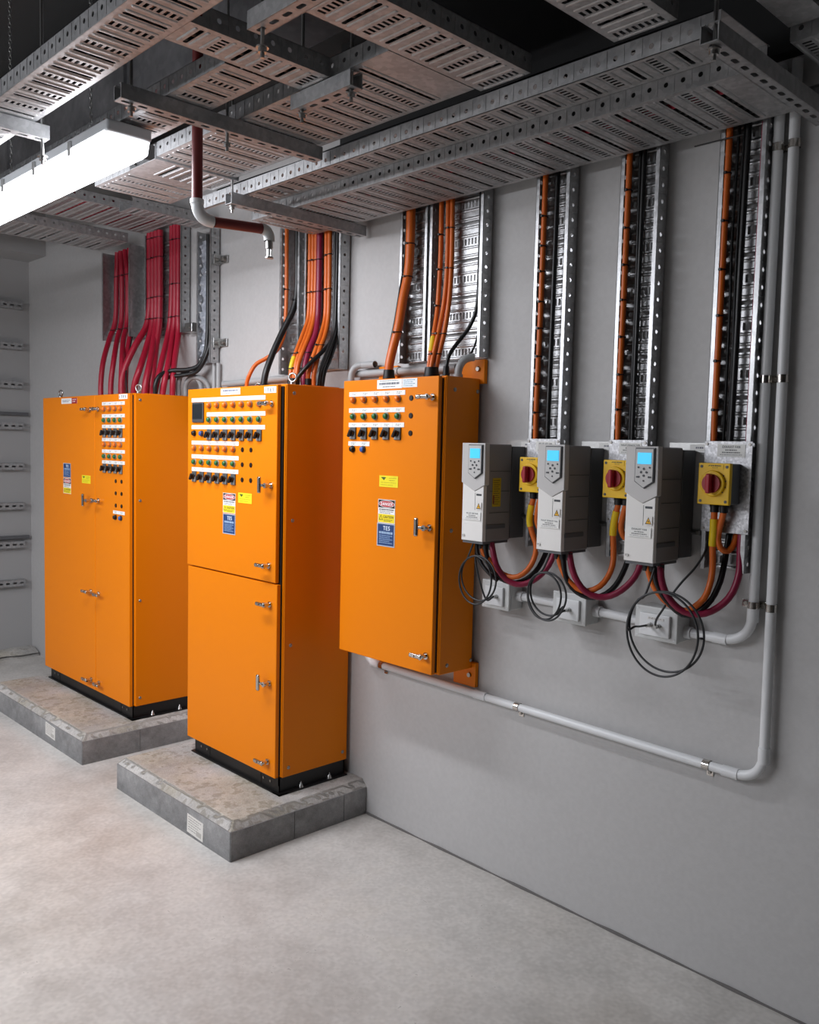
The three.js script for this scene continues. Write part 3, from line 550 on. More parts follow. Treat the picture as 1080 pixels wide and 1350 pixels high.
// ---------- plates and isolators ----------
const TX = [[-1.918, -1.777], [-1.584, -1.444], [-1.254, -1.108]], ord = ['first', 'middle', 'rightmost'];
TX.forEach(([a, b], i) => {
  const p = thing('mounting_plate', `spangled galvanised plate behind the ${['yellow isolator nearest the wall cabinet', 'middle yellow isolator', 'rightmost yellow isolator'][i]}`, 'plate', 'isolator plates on the vertical trays', [a, 1.39, .06]);
  const w = b - a;
  part('sheet', [rb(0, w, 0, .267, 0, .003, .0012, 1)], M.plate, p);
  plaque('label', [L.relief, L.toilet, L.exhaust][i], w * .28, w * .86, .222, .258, .003, p, 'white printed label');
  for (const [x, y] of [[.008, .258], [w - .008, .258], [.008, .01], [w - .008, .01]]) part('screw', [cylZ(x, y, .003, .006, .0045, 8)], M.bolt, p);
  const t = thing('isolator_switch', `yellow isolator with red rotary handle, ${['half hidden between the first and middle drives', 'half hidden left of the right drive', 'fully visible at the right'][i]}`, 'isolator', 'rotary isolators', [[-1.893, -1.556, -1.233][i], 1.475, .063]);
  part('enclosure', [rb(0, .094, 0, .117, 0, .052, .004)], M.isoGrey, t);
  part('cover', [rb(-.001, .095, -.001, .118, .0525, .068, .003)], M.isoYellow, t);
  part('dial_ring', [new THREE.TorusGeometry(.033, .0045, 10, 28).translate(.046, .06, .073), cylZ(.046, .06, .068, .077, .033, 28)], M.isoYellow, t);
  const k = part('rotary_handle', [cylZ(.046, .06, .077, .084, .027, 28), rb(.0385, .0535, .032, .088, .084, .104, .005, 3)], M.isoRed, t, 'red rotary handle');
  for (const [x, y] of [[.009, .009], [.085, .009], [.009, .108], [.085, .108]]) part('screw', [cylZ(x, y, .068, .0695, .0042, 10)], M.panelDark, t);
  for (const a2 of [-.7, -.25, .2, .65]) part('dial_mark', [cylZ(.046 + .038 * Math.cos(a2), .06 + .038 * Math.sin(a2), .068, .069, .002, 8)], M.panelDark, t);
  plaque('printed_mark', L.isoText, .024, .075, .101, .114, .068, t);
  for (const x of [.036, .064]) part('cable_gland', [cylY(x, -.008, 0, .032, .014, 6), cylY(x, -.024, -.008, .032, .0125, 14)], M.gland, t, 'black cable gland');
});

// ---------- cables ----------
function cable(name, label, group, pts, r, m, parent) {
  const curve = new THREE.CatmullRomCurve3(pts.map(V), false, 'centripetal');
  const len = curve.getLength(), o = part(name, [new THREE.TubeGeometry(curve, Math.max(16, Math.min(160, Math.round(len / .02))), r, 9)], m);
  tag(o, label, 'cable', group); o.userData_ = { curve, r }; store.set(o, { curve, r });
  return o;
}
const store = new Map();
function atY(c, y) { const { curve } = store.get(c); let best, bd = 9; for (let i = 0; i <= 200; i++) { const p = curve.getPoint(i / 200); const d = Math.abs(p.y - y); if (d < bd) { bd = d; best = p; } } return best; }
// a tie strap around one or several cables at height y, a part of the first of them
function tie(cs, y) {
  const ps = cs.map(c => atY(c, y)), r = Math.max(...cs.map(c => store.get(c).r)) + .0012;
  const a = ps[0], b = ps[ps.length - 1], d = new THREE.Vector3().subVectors(b, a); if (d.length() < 1e-4) d.set(1e-4, 0, 0); d.y *= 1; const e = d.clone().normalize(), f = new THREE.Vector3(-e.z, 0, e.x).normalize(); if (cs.length === 1) { e.set(1, 0, 0); f.set(0, 0, 1); }
  const pts = []; for (let i = 0; i < 9; i++) { const q = -Math.PI / 2 + Math.PI * i / 8; pts.push(b.clone().addScaledVector(e, r * Math.cos(q)).addScaledVector(f, r * Math.sin(q))); }
  for (let i = 0; i < 9; i++) { const q = Math.PI / 2 + Math.PI * i / 8; pts.push(a.clone().addScaledVector(e, r * Math.cos(q)).addScaledVector(f, r * Math.sin(q))); }
  part('cable_tie', [new THREE.TubeGeometry(new THREE.CatmullRomCurve3(pts, true, 'centripetal'), 40, .002, 5, true).scale(1, 1, 1), rb(-.004, .004, -.004, .004, -.003, .003, .001, 1).translate((a.x + b.x) / 2, (a.y + b.y) / 2, Math.max(a.z, b.z) + r + .003)], M.black, cs[0]);
}
function sleeve(c, ya, yb, m = M.yellowTag) { const { curve, r } = store.get(c); const pts = []; for (let i = 0; i <= 6; i++) pts.push(atY(c, ya + (yb - ya) * i / 6)); part('marker_sleeve', [new THREE.TubeGeometry(new THREE.CatmullRomCurve3(pts), 12, r + .0022, 10)], m, c, 'yellow marker sleeve'); }
const R4 = 'four separate red cables', RB = 'red cables bundled in the wide tray';
const t1 = [
  [[-5.014, 1.862, .2], [-5.024, 1.95, .195], [-5.048, 2.075, .17], [-5.129, 2.234, .09], [-5.143, 2.329, .05], [-5.131, 2.6, .045], [-5.12, 2.75, .045]],
  [[-4.884, 1.862, .2], [-4.89, 1.95, .195], [-4.907, 2.08, .17], [-5.026, 2.226, .09], [-5.06, 2.321, .05], [-5.06, 2.59, .045], [-5.075, 2.75, .045]],
  [[-4.755, 1.862, .2], [-4.76, 1.95, .195], [-4.801, 2.075, .17], [-4.946, 2.219, .09], [-4.985, 2.315, .05], [-4.985, 2.582, .045], [-5.02, 2.75, .045]],
  [[-4.795, 1.862, .15], [-4.8, 1.95, .15], [-4.826, 2.079, .13], [-4.889, 2.217, .08], [-4.91, 2.309, .05], [-4.91, 2.574, .045], [-4.965, 2.75, .045]]].map((p, i) => cable('red_cable', `${['first', 'second', 'third', 'fourth'][i]} from the left of the four separate red cables entering the double-door cabinet`, R4, p, .0155, M.red));
for (const y of [2.28, 2.6]) tie(t1, y);
const t2 = [
  [[-4.70, 1.862, .22], [-4.715, 1.93, .215], [-4.71, 2.016, .2], [-4.702, 2.153, .14], [-4.716, 2.283, .06], [-4.711, 2.405, .045], [-4.711, 2.542, .045], [-4.711, 2.798, .045]],
  [[-4.60, 1.862, .2], [-4.582, 1.93, .2], [-4.568, 2.011, .18], [-4.636, 2.153, .1], [-4.669, 2.28, .05], [-4.67, 2.401, .045], [-4.671, 2.537, .045], [-4.671, 2.798, .045]],
  [[-4.47, 1.862, .2], [-4.467, 1.93, .195], [-4.482, 2.008, .17], [-4.564, 2.148, .1], [-4.627, 2.276, .05], [-4.631, 2.397, .045], [-4.631, 2.532, .045], [-4.631, 2.798, .045]],
  [[-4.475, 1.862, .16], [-4.475, 1.93, .16], [-4.487, 2.011, .14], [-4.567, 2.15, .08], [-4.59, 2.273, .05], [-4.591, 2.393, .045], [-4.591, 2.528, .045], [-4.592, 2.798, .045]]].map((p, i) => cable('red_cable', `${['leftmost', 'second', 'third', 'rightmost'][i]} cable of the thick dark red bundle in the wide tray`, RB, p, .0185, M.red));
for (const y of [2.31, 2.43, 2.65, 2.76]) tie(t2, y);
const t3 = [
  [[-4.36, 1.862, .2], [-4.34, 1.95, .19], [-4.375, 2.041, .15], [-4.467, 2.212, .06], [-4.467, 2.306, .045], [-4.454, 2.511, .045], [-4.455, 2.798, .045]],
  [[-4.27, 1.862, .2], [-4.26, 1.95, .19], [-4.3, 2.037, .15], [-4.416, 2.208, .06], [-4.424, 2.302, .045], [-4.42, 2.507, .045], [-4.422, 2.798, .045]],
  [[-4.255, 1.862, .15], [-4.25, 1.95, .15], [-4.29, 2.039, .12], [-4.374, 2.207, .05], [-4.385, 2.298, .045], [-4.383, 2.503, .045], [-4.385, 2.798, .045]]].map((p, i) => cable('red_cable', `${['left', 'middle', 'right'][i]} cable of the thin dark red bundle beside the tray rail`, RB, p, .016, M.red));
for (const y of [2.3, 2.48, 2.72]) tie(t3, y);
cable('thin_black_wire', 'thin black wire among the red cables above the double-door cabinet', null, [[-4.637, 1.862, .22], [-4.69, 2.0, .2], [-4.85, 2.19, .09], [-4.86, 2.3, .06]], .004, M.black);
cable('black_cable', 'upper black cable bending from the film-lined tray into the double-door cabinet', 'pair of black cables', [[-4.275, 1.862, .24], [-4.27, 1.917, .24], [-4.27, 1.958, .22], [-4.26, 1.99, .16], [-4.18, 1.998, .1], [-4.124, 2.019, .07], [-4.089, 2.074, .055], [-4.082, 2.147, .045], [-4.082, 2.422, .04], [-4.082, 2.696, .04]], .012, M.black);
cable('black_cable', 'lower black cable bending from the film-lined tray into the double-door cabinet', 'pair of black cables', [[-4.3, 1.862, .19], [-4.29, 1.916, .19], [-4.279, 1.955, .165], [-4.208, 1.968, .12], [-4.137, 1.985, .08], [-4.08, 2.03, .07], [-4.056, 2.096, .055], [-4.052, 2.166, .04], [-4.052, 2.421, .035], [-4.052, 2.695, .035]], .011, M.black);
[[[-4.262, 1.862, .11], [-4.262, 1.93, .11], [-4.25, 1.972, .1], [-4.21, 1.975, .07], [-4.16, 1.94, .045], [-4.14, 1.88, .04], [-4.14, 1.7, .04]], [[-4.24, 1.862, .08], [-4.24, 1.92, .08], [-4.2, 1.958, .07], [-4.14, 1.955, .05], [-4.09, 1.92, .035], [-4.075, 1.86, .03], [-4.075, 1.7, .03]]].forEach((p, i) => cable('flexible_conduit', `${['left', 'right'][i]} grey flexible conduit arching behind the top of the double-door cabinet`, 'grey flexible conduits', p, .014, M.greyCable));
{ // the single orange and thick black cable of the middle cabinet
  const o = cable('orange_cable', 'thin orange cable arching onto the left side of the middle cabinet top', null, [[-3.473, 1.862, .2], [-3.468, 1.9, .2], [-3.45, 1.94, .195], [-3.439, 1.984, .17], [-3.411, 2.014, .13], [-3.375, 2.05, .1], [-3.378, 2.119, .06], [-3.383, 2.24, .045], [-3.384, 2.536, .045], [-3.385, 2.619, .045]], .0095, M.cableOrange); tie([o], 2.33);
  const k = cable('black_cable', 'thick black cable dropping into the middle cabinet top from the narrow tray', null, [[-3.332, 1.862, .2], [-3.331, 1.9, .198], [-3.329, 1.943, .19], [-3.329, 2.038, .15], [-3.322, 2.143, .1], [-3.305, 2.236, .06], [-3.3, 2.317, .045], [-3.3, 2.506, .045], [-3.3, 2.609, .045]], .015, M.black); tie([k], 2.28);
  const g = part('cable_gland', [cylY(-3.332, 1.862, 1.885, .2, .024, 14)], M.gland); tag(g, 'black gland at the foot of the thick black cable on the middle cabinet', 'gland');
}
{
  const gr = 'orange cables of the middle cabinet';
  const a = [
    [[-3.156, 1.866, .18], [-3.156, 1.91, .18], [-3.161, 1.962, .17], [-3.17, 2.027, .14], [-3.191, 2.108, .09], [-3.205, 2.189, .05], [-3.205, 2.34, .045], [-3.205, 2.541, .045], [-3.205, 2.6, .045]],
    [[-3.122, 1.866, .185], [-3.122, 1.91, .185], [-3.126, 1.96, .175], [-3.136, 2.025, .145], [-3.16, 2.105, .092], [-3.182, 2.186, .05], [-3.182, 2.337, .045], [-3.182, 2.537, .045], [-3.182, 2.6, .045]],
    [[-3.098, 1.866, .19], [-3.098, 1.91, .19], [-3.103, 1.959, .18], [-3.112, 2.023, .148], [-3.134, 2.103, .095], [-3.16, 2.185, .052], [-3.16, 2.335, .045], [-3.16, 2.534, .045], [-3.16, 2.6, .045]]].map((p, i) => cable('orange_cable', `${['left', 'middle', 'right'][i]} orange cable of the left bundle above the middle cabinet`, gr, p, .0105, M.cableOrange));
  const c = cable('crimson_cable', 'thick crimson cable between the orange bundles above the middle cabinet', null, [[-3.085, 1.866, .16], [-3.085, 1.91, .16], [-3.092, 1.96, .15], [-3.1, 2.025, .125], [-3.11, 2.103, .08], [-3.133, 2.182, .05], [-3.136, 2.331, .045], [-3.136, 2.53, .045], [-3.136, 2.6, .045]], .0145, M.crimson);
  const b = [
    [[-3.03, 1.866, .18], [-3.03, 1.91, .18], [-3.03, 1.955, .17], [-3.034, 2.019, .14], [-3.058, 2.098, .09], [-3.082, 2.177, .05], [-3.085, 2.325, .045], [-3.087, 2.521, .045], [-3.087, 2.6, .045]],
    [[-3.016, 1.866, .16], [-3.016, 1.91, .16], [-3.016, 1.957, .15], [-3.02, 2.019, .13], [-3.042, 2.098, .08], [-3.06, 2.175, .05], [-3.063, 2.322, .045], [-3.065, 2.517, .045], [-3.065, 2.6, .045]]].map((p, i) => cable('orange_cable', `${['left', 'right'][i]} orange cable of the right pair above the middle cabinet`, gr, p, .0108, M.cableOrange));
  for (const y of [1.95, 2.02, 2.3, 2.44]) tie([...a, c], y);
  for (const y of [1.99, 2.05, 2.3, 2.45]) tie(b, y);
  sleeve(a[0], 1.94, 2.0);
  const k = [
    [[-3.06, 1.866, .235], [-3.045, 1.9, .225], [-3.018, 1.955, .19], [-3.005, 2.013, .13], [-3.005, 2.062, .08], [-3.018, 2.116, .055], [-3.024, 2.207, .047], [-3.026, 2.513, .045], [-3.026, 2.6, .045]],
    [[-2.962, 1.866, .17], [-2.96, 1.925, .16], [-2.978, 1.985, .12], [-2.99, 2.055, .08], [-3.0, 2.115, .05], [-3.003, 2.263, .04], [-3.006, 2.513, .04], [-3.006, 2.6, .04]],
    [[-2.975, 1.866, .145], [-2.973, 1.927, .135], [-2.975, 1.985, .105], [-2.982, 2.056, .07], [-2.986, 2.115, .045], [-2.987, 2.263, .035], [-2.988, 2.513, .035], [-2.988, 2.6, .035]],
    [[-2.95, 1.866, .19], [-2.952, 1.924, .18], [-2.964, 1.982, .145], [-2.98, 2.054, .1], [-2.99, 2.113, .07], [-2.996, 2.261, .058], [-2.997, 2.51, .055], [-2.997, 2.6, .055]]].map((p, i) => cable('black_cable', `${['front looping', 'left', 'rear', 'right'][i]} black cable at the right side of the middle cabinet's tray`, 'black cables of the middle cabinet', p, i ? .0085 : .0095, M.black));
  tie([k[1], k[2]], 2.0); tie([k[1], k[2]], 2.2);
  [[-3.156, .18], [-3.122, .185], [-3.098, .19], [-3.03, .18], [-3.06, .235], [-2.962, .17]].forEach(([x, z], i) => { const g = part('cable_gland', [cylY(x, 1.866, 1.882, z, .0155, 6), cylY(x, 1.882, 1.9, z, .014, 12)], M.gland); tag(g, 'black cable gland at the foot of ' + ['the left orange cable', 'the middle orange cable', 'the third orange cable', 'the right orange pair', 'the front looping black cable', 'the left black cable'][i] + ' on the middle cabinet', 'gland', 'glands on the middle cabinet'); });
}
{
  const o = cable('orange_cable', 'single thick orange cable dropping into the wall cabinet', null, [[-2.571, 1.9, .13], [-2.57, 1.929, .13], [-2.568, 1.982, .12], [-2.554, 2.086, .1], [-2.556, 2.204, .075], [-2.55, 2.309, .055], [-2.548, 2.435, .05], [-2.548, 2.537, .05], [-2.549, 2.605, .05]], .0185, M.cableOrange);
  cable('thin_black_wire', 'thin black wire running along the single thick orange cable', null, [[-2.598, 1.88, .12], [-2.6, 1.984, .11], [-2.588, 2.113, .09], [-2.583, 2.241, .07], [-2.578, 2.347, .055], [-2.575, 2.44, .05], [-2.576, 2.6, .05]], .0035, M.black);
  for (const y of [2.07, 2.29, 2.42]) tie([o], y);
  const a = [
    [[-2.352, 1.9, .128], [-2.354, 1.941, .12], [-2.365, 2.044, .09], [-2.379, 2.143, .06], [-2.382, 2.244, .05], [-2.383, 2.355, .045], [-2.386, 2.6, .045]],
    [[-2.338, 1.9, .13], [-2.338, 1.941, .122], [-2.34, 2.042, .092], [-2.347, 2.139, .062], [-2.345, 2.239, .05], [-2.346, 2.35, .045], [-2.351, 2.6, .045]],
    [[-2.33, 1.9, .11], [-2.328, 1.942, .105], [-2.322, 2.042, .08], [-2.322, 2.138, .06], [-2.322, 2.237, .05], [-2.324, 2.347, .045], [-2.329, 2.6, .045]]].map((p, i) => cable('orange_cable', `${['left', 'middle', 'right'][i]} thin orange cable of the trio entering the wall cabinet`, 'thin orange cables of the wall cabinet', p, .0095, M.cableOrange));
  tie([a[1], a[2]], 2.3); tie([a[1], a[2]], 2.45); tie([a[0]], 2.3); tie([a[0]], 2.43); tie([a[0]], 2.16); tie(a, 1.97); tie(a, 2.05); sleeve(a[0], 1.98, 2.04);
  cable('black_cable', 'thin black cable curving down the right side onto the wall cabinet', null, [[-2.258, 1.88, .13], [-2.256, 1.914, .13], [-2.253, 1.958, .12], [-2.245, 2.003, .09], [-2.222, 2.053, .06], [-2.198, 2.107, .047], [-2.188, 2.149, .045], [-2.184, 2.278, .043], [-2.184, 2.6, .043]], .0075, M.black);
  cable('thin_black_wire', 'short thin black wire behind the grey elbow on the wall cabinet', null, [[-2.24, 1.94, .06], [-2.218, 1.953, .06], [-2.199, 1.983, .05], [-2.19, 2.01, .045], [-2.187, 2.065, .03]], .004, M.black);
}
const drop = [];
const wd = ['first', 'middle', 'rightmost'];
[[[-1.886, 2.629, .05], [-1.887, 2.537, .05], [-1.889, 2.11, .05], [-1.892, 1.664, .05], [-1.892, 1.5, .035]], [[-1.559, 2.613, .05], [-1.559, 2.547, .05], [-1.56, 2.127, .05], [-1.56, 1.667, .05], [-1.56, 1.5, .035]], [[-1.231, 2.606, .05], [-1.231, 2.546, .05], [-1.233, 2.136, .05], [-1.233, 1.669, .05], [-1.233, 1.5, .035]]].forEach((p, i) => {
  const c = cable('orange_cable', `orange cable running down inside the ${wd[i]} of the three trays above the isolators`, 'orange cables in the isolator trays', p, .0095, M.cableOrange); for (let y = 1.75; y < 2.5; y += .115 + .02 * (i - 1)) tie([c], y);
});
[[0, [[-1.843, 2.622, .04], [-1.845, 2.107, .04], [-1.848, 1.664, .04], [-1.85, 1.5, .03]], .0085, 'black cable'], [1, [[-1.513, 2.605, .04], [-1.513, 2.123, .04], [-1.513, 1.667, .04], [-1.515, 1.5, .03]], .0075, 'front black cable'], [1, [[-1.53, 2.61, .033], [-1.53, 2.544, .033], [-1.528, 2.316, .033], [-1.526, 2.123, .033], [-1.528, 1.5, .033]], .006, 'rear black cable'], [2, [[-1.177, 2.595, .04], [-1.179, 2.536, .04], [-1.183, 2.087, .04], [-1.183, 1.982, .04], [-1.19, 1.5, .035]], .0085, 'thick black cable'], [2, [[-1.21, 2.603, .035], [-1.21, 2.543, .035], [-1.215, 2.223, .035], [-1.211, 2.046, .035], [-1.213, 1.5, .03]], .0042, 'left thin black wire'], [2, [[-1.197, 2.6, .028], [-1.197, 2.54, .028], [-1.202, 2.178, .028], [-1.199, 1.912, .028], [-1.202, 1.5, .028]], .0042, 'right thin black wire']].forEach(([i, p, r, n]) => cable(n.includes('wire') ? 'thin_black_wire' : 'black_cable', `${n} inside the ${wd[i]} of the three trays above the isolators`, 'black cables in the isolator trays', p, r, M.black));
cable('red_wire', 'thin dark red wire along the right rail of the rightmost tray', null, [[-1.133, 2.548, .05], [-1.133, 2.421, .05], [-1.133, 2.037, .05], [-1.133, 1.67, .05], [-1.134, 1.44, .045]], .0035, M.crimson);
// cables added in the horizontal trays so that the slots read dark
function bed(where, axis, a, b, y, v0, v1, n, r, mats) {
  for (let i = 0; i < n; i++) {
    const v = v0 + (v1 - v0) * (n > 1 ? i / (n - 1) : 0), w = j => v + .004 * Math.sin(j * 2.1 + i * 1.7), m = mats[i % mats.length], pts = [];
    for (let j = 0; j <= 8; j++) { const u = a + (b - a) * j / 8; pts.push(axis === 'x' ? [u, y + r + .002, w(j)] : [w(j), y + r + .002, u]); }
    const nm = m === M.black ? 'black' : m === M.red ? 'red' : 'orange';
    cable(nm + '_cable', `${nm} cable added in the ${where}, seen through its slots`, 'cables added in the ' + where, pts, r, m);
  }
}
const BK = [M.black], MX = [M.black, M.black, M.black, M.black, M.black, M.black, M.red];
bed('long tray along the back wall', 'x', -3.1, -1.0, H1, .105, .375, 9, .0135, MX);
bed('front tray of the wall pair', 'x', -3.1, -1.0, H1 + .052, .43, .58, 5, .013, BK);
bed('bright tray above the light', 'x', -4.35, -.95, H2, 1.42, 1.53, 4, .0135, BK);
bed('tray behind the batten light', 'x', -5.15, -2.06, H2, 1.1, 1.2, 4, .0125, BK);
bed('crossing tray left of the top channel', 'z', 1.0, 1.38, H2, -2.005, -1.92, 3, .0135, BK);
bed('wide dark tray', 'x', -2.84, -1.7, H2 + .004, .68, .95, 9, .0135, BK);
bed('tray from the top picture edge', 'z', .66, 1.92, H2, -1.645, -1.51, 5, .0135, MX);
bed('tray at the upper right', 'z', .66, 1.72, H2, -1.215, -1.095, 5, .013, MX);
bed('tray carrying the red bundles', 'z', .1, .9, 2.8, -4.72, -4.36, 9, .0185, [M.red]);
// hanging loops between the trays and the drives
const loopsL = { orange: 'orange loop hanging from the isolator to the', black: 'black loop hanging under the', crimson: 'crimson loop hanging under the' }, dn = ['first drive', 'middle drive', 'right drive'];
const LO = [
  ['orange', 0, [[-1.857, 1.452, .095], [-1.868, 1.42, .092], [-1.876, 1.37, .088], [-1.862, 1.323, .085], [-1.846, 1.287, .085], [-1.851, 1.239, .09], [-1.869, 1.196, .11], [-1.9, 1.175, .128], [-1.952, 1.184, .14], [-1.991, 1.224, .155], [-2.02, 1.25, .162], [-2.029, 1.288, .165]], .0095],
  ['black', 0, [[-1.815, 1.4, .02], [-1.828, 1.3, .03], [-1.835, 1.251, .05], [-1.85, 1.203, .07], [-1.884, 1.165, .09], [-1.919, 1.152, .115], [-1.962, 1.168, .14], [-1.992, 1.208, .155], [-2.006, 1.251, .162], [-2.007, 1.29, .165]], .009],
  ['crimson', 0, [[-1.798, 1.4, .03], [-1.796, 1.3, .04], [-1.8, 1.242, .055], [-1.818, 1.199, .075], [-1.848, 1.165, .1], [-1.891, 1.15, .125], [-1.93, 1.168, .145], [-1.955, 1.209, .162], [-1.967, 1.251, .168], [-1.98, 1.29, .165]], .0105],
  ['orange', 1, [[-1.52, 1.452, .095], [-1.532, 1.405, .092], [-1.539, 1.356, .088], [-1.537, 1.317, .085], [-1.535, 1.254, .09], [-1.547, 1.205, .11], [-1.572, 1.177, .13], [-1.617, 1.169, .142], [-1.655, 1.195, .155], [-1.684, 1.243, .162], [-1.697, 1.29, .165]], .0095],
  ['black', 1, [[-1.49, 1.4, .02], [-1.505, 1.325, .03], [-1.508, 1.282, .04], [-1.511, 1.239, .06], [-1.525, 1.19, .085], [-1.551, 1.16, .105], [-1.594, 1.147, .125], [-1.637, 1.168, .148], [-1.664, 1.21, .16], [-1.675, 1.29, .165]], .009],
  ['crimson', 1, [[-1.462, 1.4, .03], [-1.459, 1.3, .045], [-1.455, 1.265, .055], [-1.464, 1.222, .075], [-1.497, 1.178, .1], [-1.539, 1.155, .12], [-1.583, 1.162, .145], [-1.613, 1.195, .162], [-1.634, 1.239, .168], [-1.65, 1.29, .165]], .0105],
  ['orange', 2, [[-1.197, 1.452, .095], [-1.198, 1.4, .092], [-1.2, 1.35, .09], [-1.199, 1.296, .085], [-1.2, 1.244, .092], [-1.212, 1.192, .11], [-1.261, 1.154, .132], [-1.308, 1.178, .15], [-1.347, 1.227, .162], [-1.37, 1.29, .165]], .0095],
  ['black', 2, [[-1.183, 1.4, .02], [-1.184, 1.329, .035], [-1.182, 1.295, .048], [-1.183, 1.24, .07], [-1.203, 1.179, .098], [-1.251, 1.141, .125], [-1.301, 1.176, .15], [-1.333, 1.23, .162], [-1.347, 1.29, .165]], .009],
  ['crimson', 2, [[-1.136, 1.44, .045], [-1.134, 1.344, .05], [-1.131, 1.267, .06], [-1.151, 1.199, .08], [-1.206, 1.152, .11], [-1.261, 1.155, .135], [-1.3, 1.198, .158], [-1.316, 1.248, .168], [-1.322, 1.29, .165]], .0105]];
for (const [k, i, p, r] of LO) {
  const c = cable(`${k}_cable`, `${loopsL[k]} ${dn[i]}`, 'hanging cable loops under the drives', p, r, { orange: M.cableOrange, black: M.black, crimson: M.crimson }[k]);
  if (k === 'orange') sleeve(c, 1.352, 1.43);
}
const LP = [[[-1.829, 1.452, .095], [-1.842, 1.408, .09], [-1.846, 1.369, .085], [-1.838, 1.342, .072], [-1.822, 1.338, .058], [-1.812, 1.36, .045], [-1.812, 1.4, .03]], [[-1.492, 1.452, .095], [-1.506, 1.41, .09], [-1.512, 1.375, .085], [-1.506, 1.347, .072], [-1.492, 1.342, .058], [-1.48, 1.365, .045], [-1.48, 1.4, .03]], [[-1.169, 1.452, .095], [-1.178, 1.42, .09], [-1.186, 1.394, .085], [-1.186, 1.366, .085], [-1.179, 1.345, .08], [-1.168, 1.337, .065], [-1.158, 1.349, .052], [-1.155, 1.378, .038], [-1.155, 1.41, .03]]];
LP.forEach((p, i) => cable('orange_cable', `short orange U-bend under the right gland of the ${['first', 'middle', 'rightmost'][i]} isolator`, 'orange U-bends under the isolators', p, .0092, M.cableOrange));
cable('black_cable', 'left black loop from the first drive joining the hanging loops', null, [[-2.04, 1.29, .175], [-2.035, 1.25, .175], [-2.014, 1.212, .175], [-1.982, 1.18, .168], [-1.958, 1.157, .15]], .007, M.black);
// thin data cables with coils
function coil(label, lead, cx, cy, R, z, a0, turns, out, r, m) {
  const pts = [...lead], n = Math.round(turns * 22);
  for (let i = 0; i <= n; i++) { const k = i / 22, a = a0 + i / 22 * 2 * Math.PI, q = R * (1 + .035 * Math.sin(k * 2.1 + a * .5)); pts.push([cx + q * Math.cos(a) + .009 * Math.sin(k * 3), cy + q * Math.sin(a) - .012 * (k > 1 ? 1 : 0) * Math.max(0, -Math.sin(a)) , z + .007 * k]); }
  pts.push(...out);
  const c = new THREE.CatmullRomCurve3(pts.map(V), false, 'centripetal'), o = part('data_cable', [new THREE.TubeGeometry(c, 220, r, 7)], m); tag(o, label, 'cable', 'coiled data cables'); return o;
}
const c3 = coil('thin black data cable in a large double coil in front of the right junction box', [[-1.327, 1.28, .19], [-1.334, 1.236, .2], [-1.35, 1.19, .205]], -1.277, 1.101, .118, .2, 2.4, 2.15, [[-1.386, 1.094, .19], [-1.392, 1.089, .15], [-1.39, 1.088, .11]], .0034, M.dataCable);
part('cable_tie', [new THREE.TorusGeometry(.007, .002, 6, 12).rotateX(Math.PI / 2).translate(-1.16, 1.1, .206)], M.black, c3); 
coil('thin grey data cable coil hanging below the middle drive', [[-1.722, 1.28, .17], [-1.746, 1.221, .178]], -1.723, 1.147, .072, .175, 2.2, 2.6, [[-1.7, 1.08, .15], [-1.694, 1.089, .11]], .0034, M.dataCable);
coil('thin grey data cable coil beside the wall cabinet below the first drive', [[-2.043, 1.285, .19], [-2.075, 1.224, .185]], -2.024, 1.162, .08, .18, 2.4, 1.85, [[-2.0, 1.085, .16], [-2.01, 1.09, .11]], .0034, M.dataCable);
cable('data_cable', 'straight thin data cable from the rightmost tray down to the right junction box', null, [[-1.236, 1.36, .045], [-1.224, 1.327, .09], [-1.235, 1.286, .12], [-1.261, 1.243, .145], [-1.281, 1.21, .155], [-1.315, 1.155, .15], [-1.348, 1.114, .13], [-1.362, 1.092, .11]], .0034, M.dataCable);

// ---------- junction boxes ----------
[[-2.09, -1.965, [-2.012]], [-1.769, -1.637, [-1.695]], [-1.449, -1.306, [-1.389, -1.361]]].forEach(([a, b, gl], i) => {
  const y0 = 1.04, y1 = 1.14, t = thing('junction_box', ['pale junction box nearest the orange wall cabinet', 'pale junction box below the middle drive', 'pale junction box behind the large black coil'][i], 'junction box', 'junction boxes on the conduit', [0, 0, 0]);
  part('box', [rb(a, b, y0, y1, .001, .066, .005, 3)], M.pvcGrey, t); part('lid', [rb(a - .002, b + .002, y0 - .002, y1 + .002, .0665, .08, .004, 3)], M.pvcGrey, t);
  const f = part('face_plate', [rb(a + .02, b - .02, y0 + .012, y1 - .018, .0805, .09, .003, 2)], M.pvc, t);
  for (const x of gl) part('socket', [cylZ(x, 1.087, .09, .1, .008, 6), cylZ(x, 1.087, .1, .116, .0055, 12)], M.steel, f, 'small metal connector');
  if (i === 2) plaque('legend', L.code, -1.4, -1.345, 1.104, 1.112, .09, f);
  for (const [x, y] of [[a + .008, y0 + .008], [b - .008, y0 + .008], [a + .008, y1 - .008], [b - .008, y1 - .008]]) part('screw', [cylZ(x, y, .08, .081, .003, 8)], M.pvc, t);
});

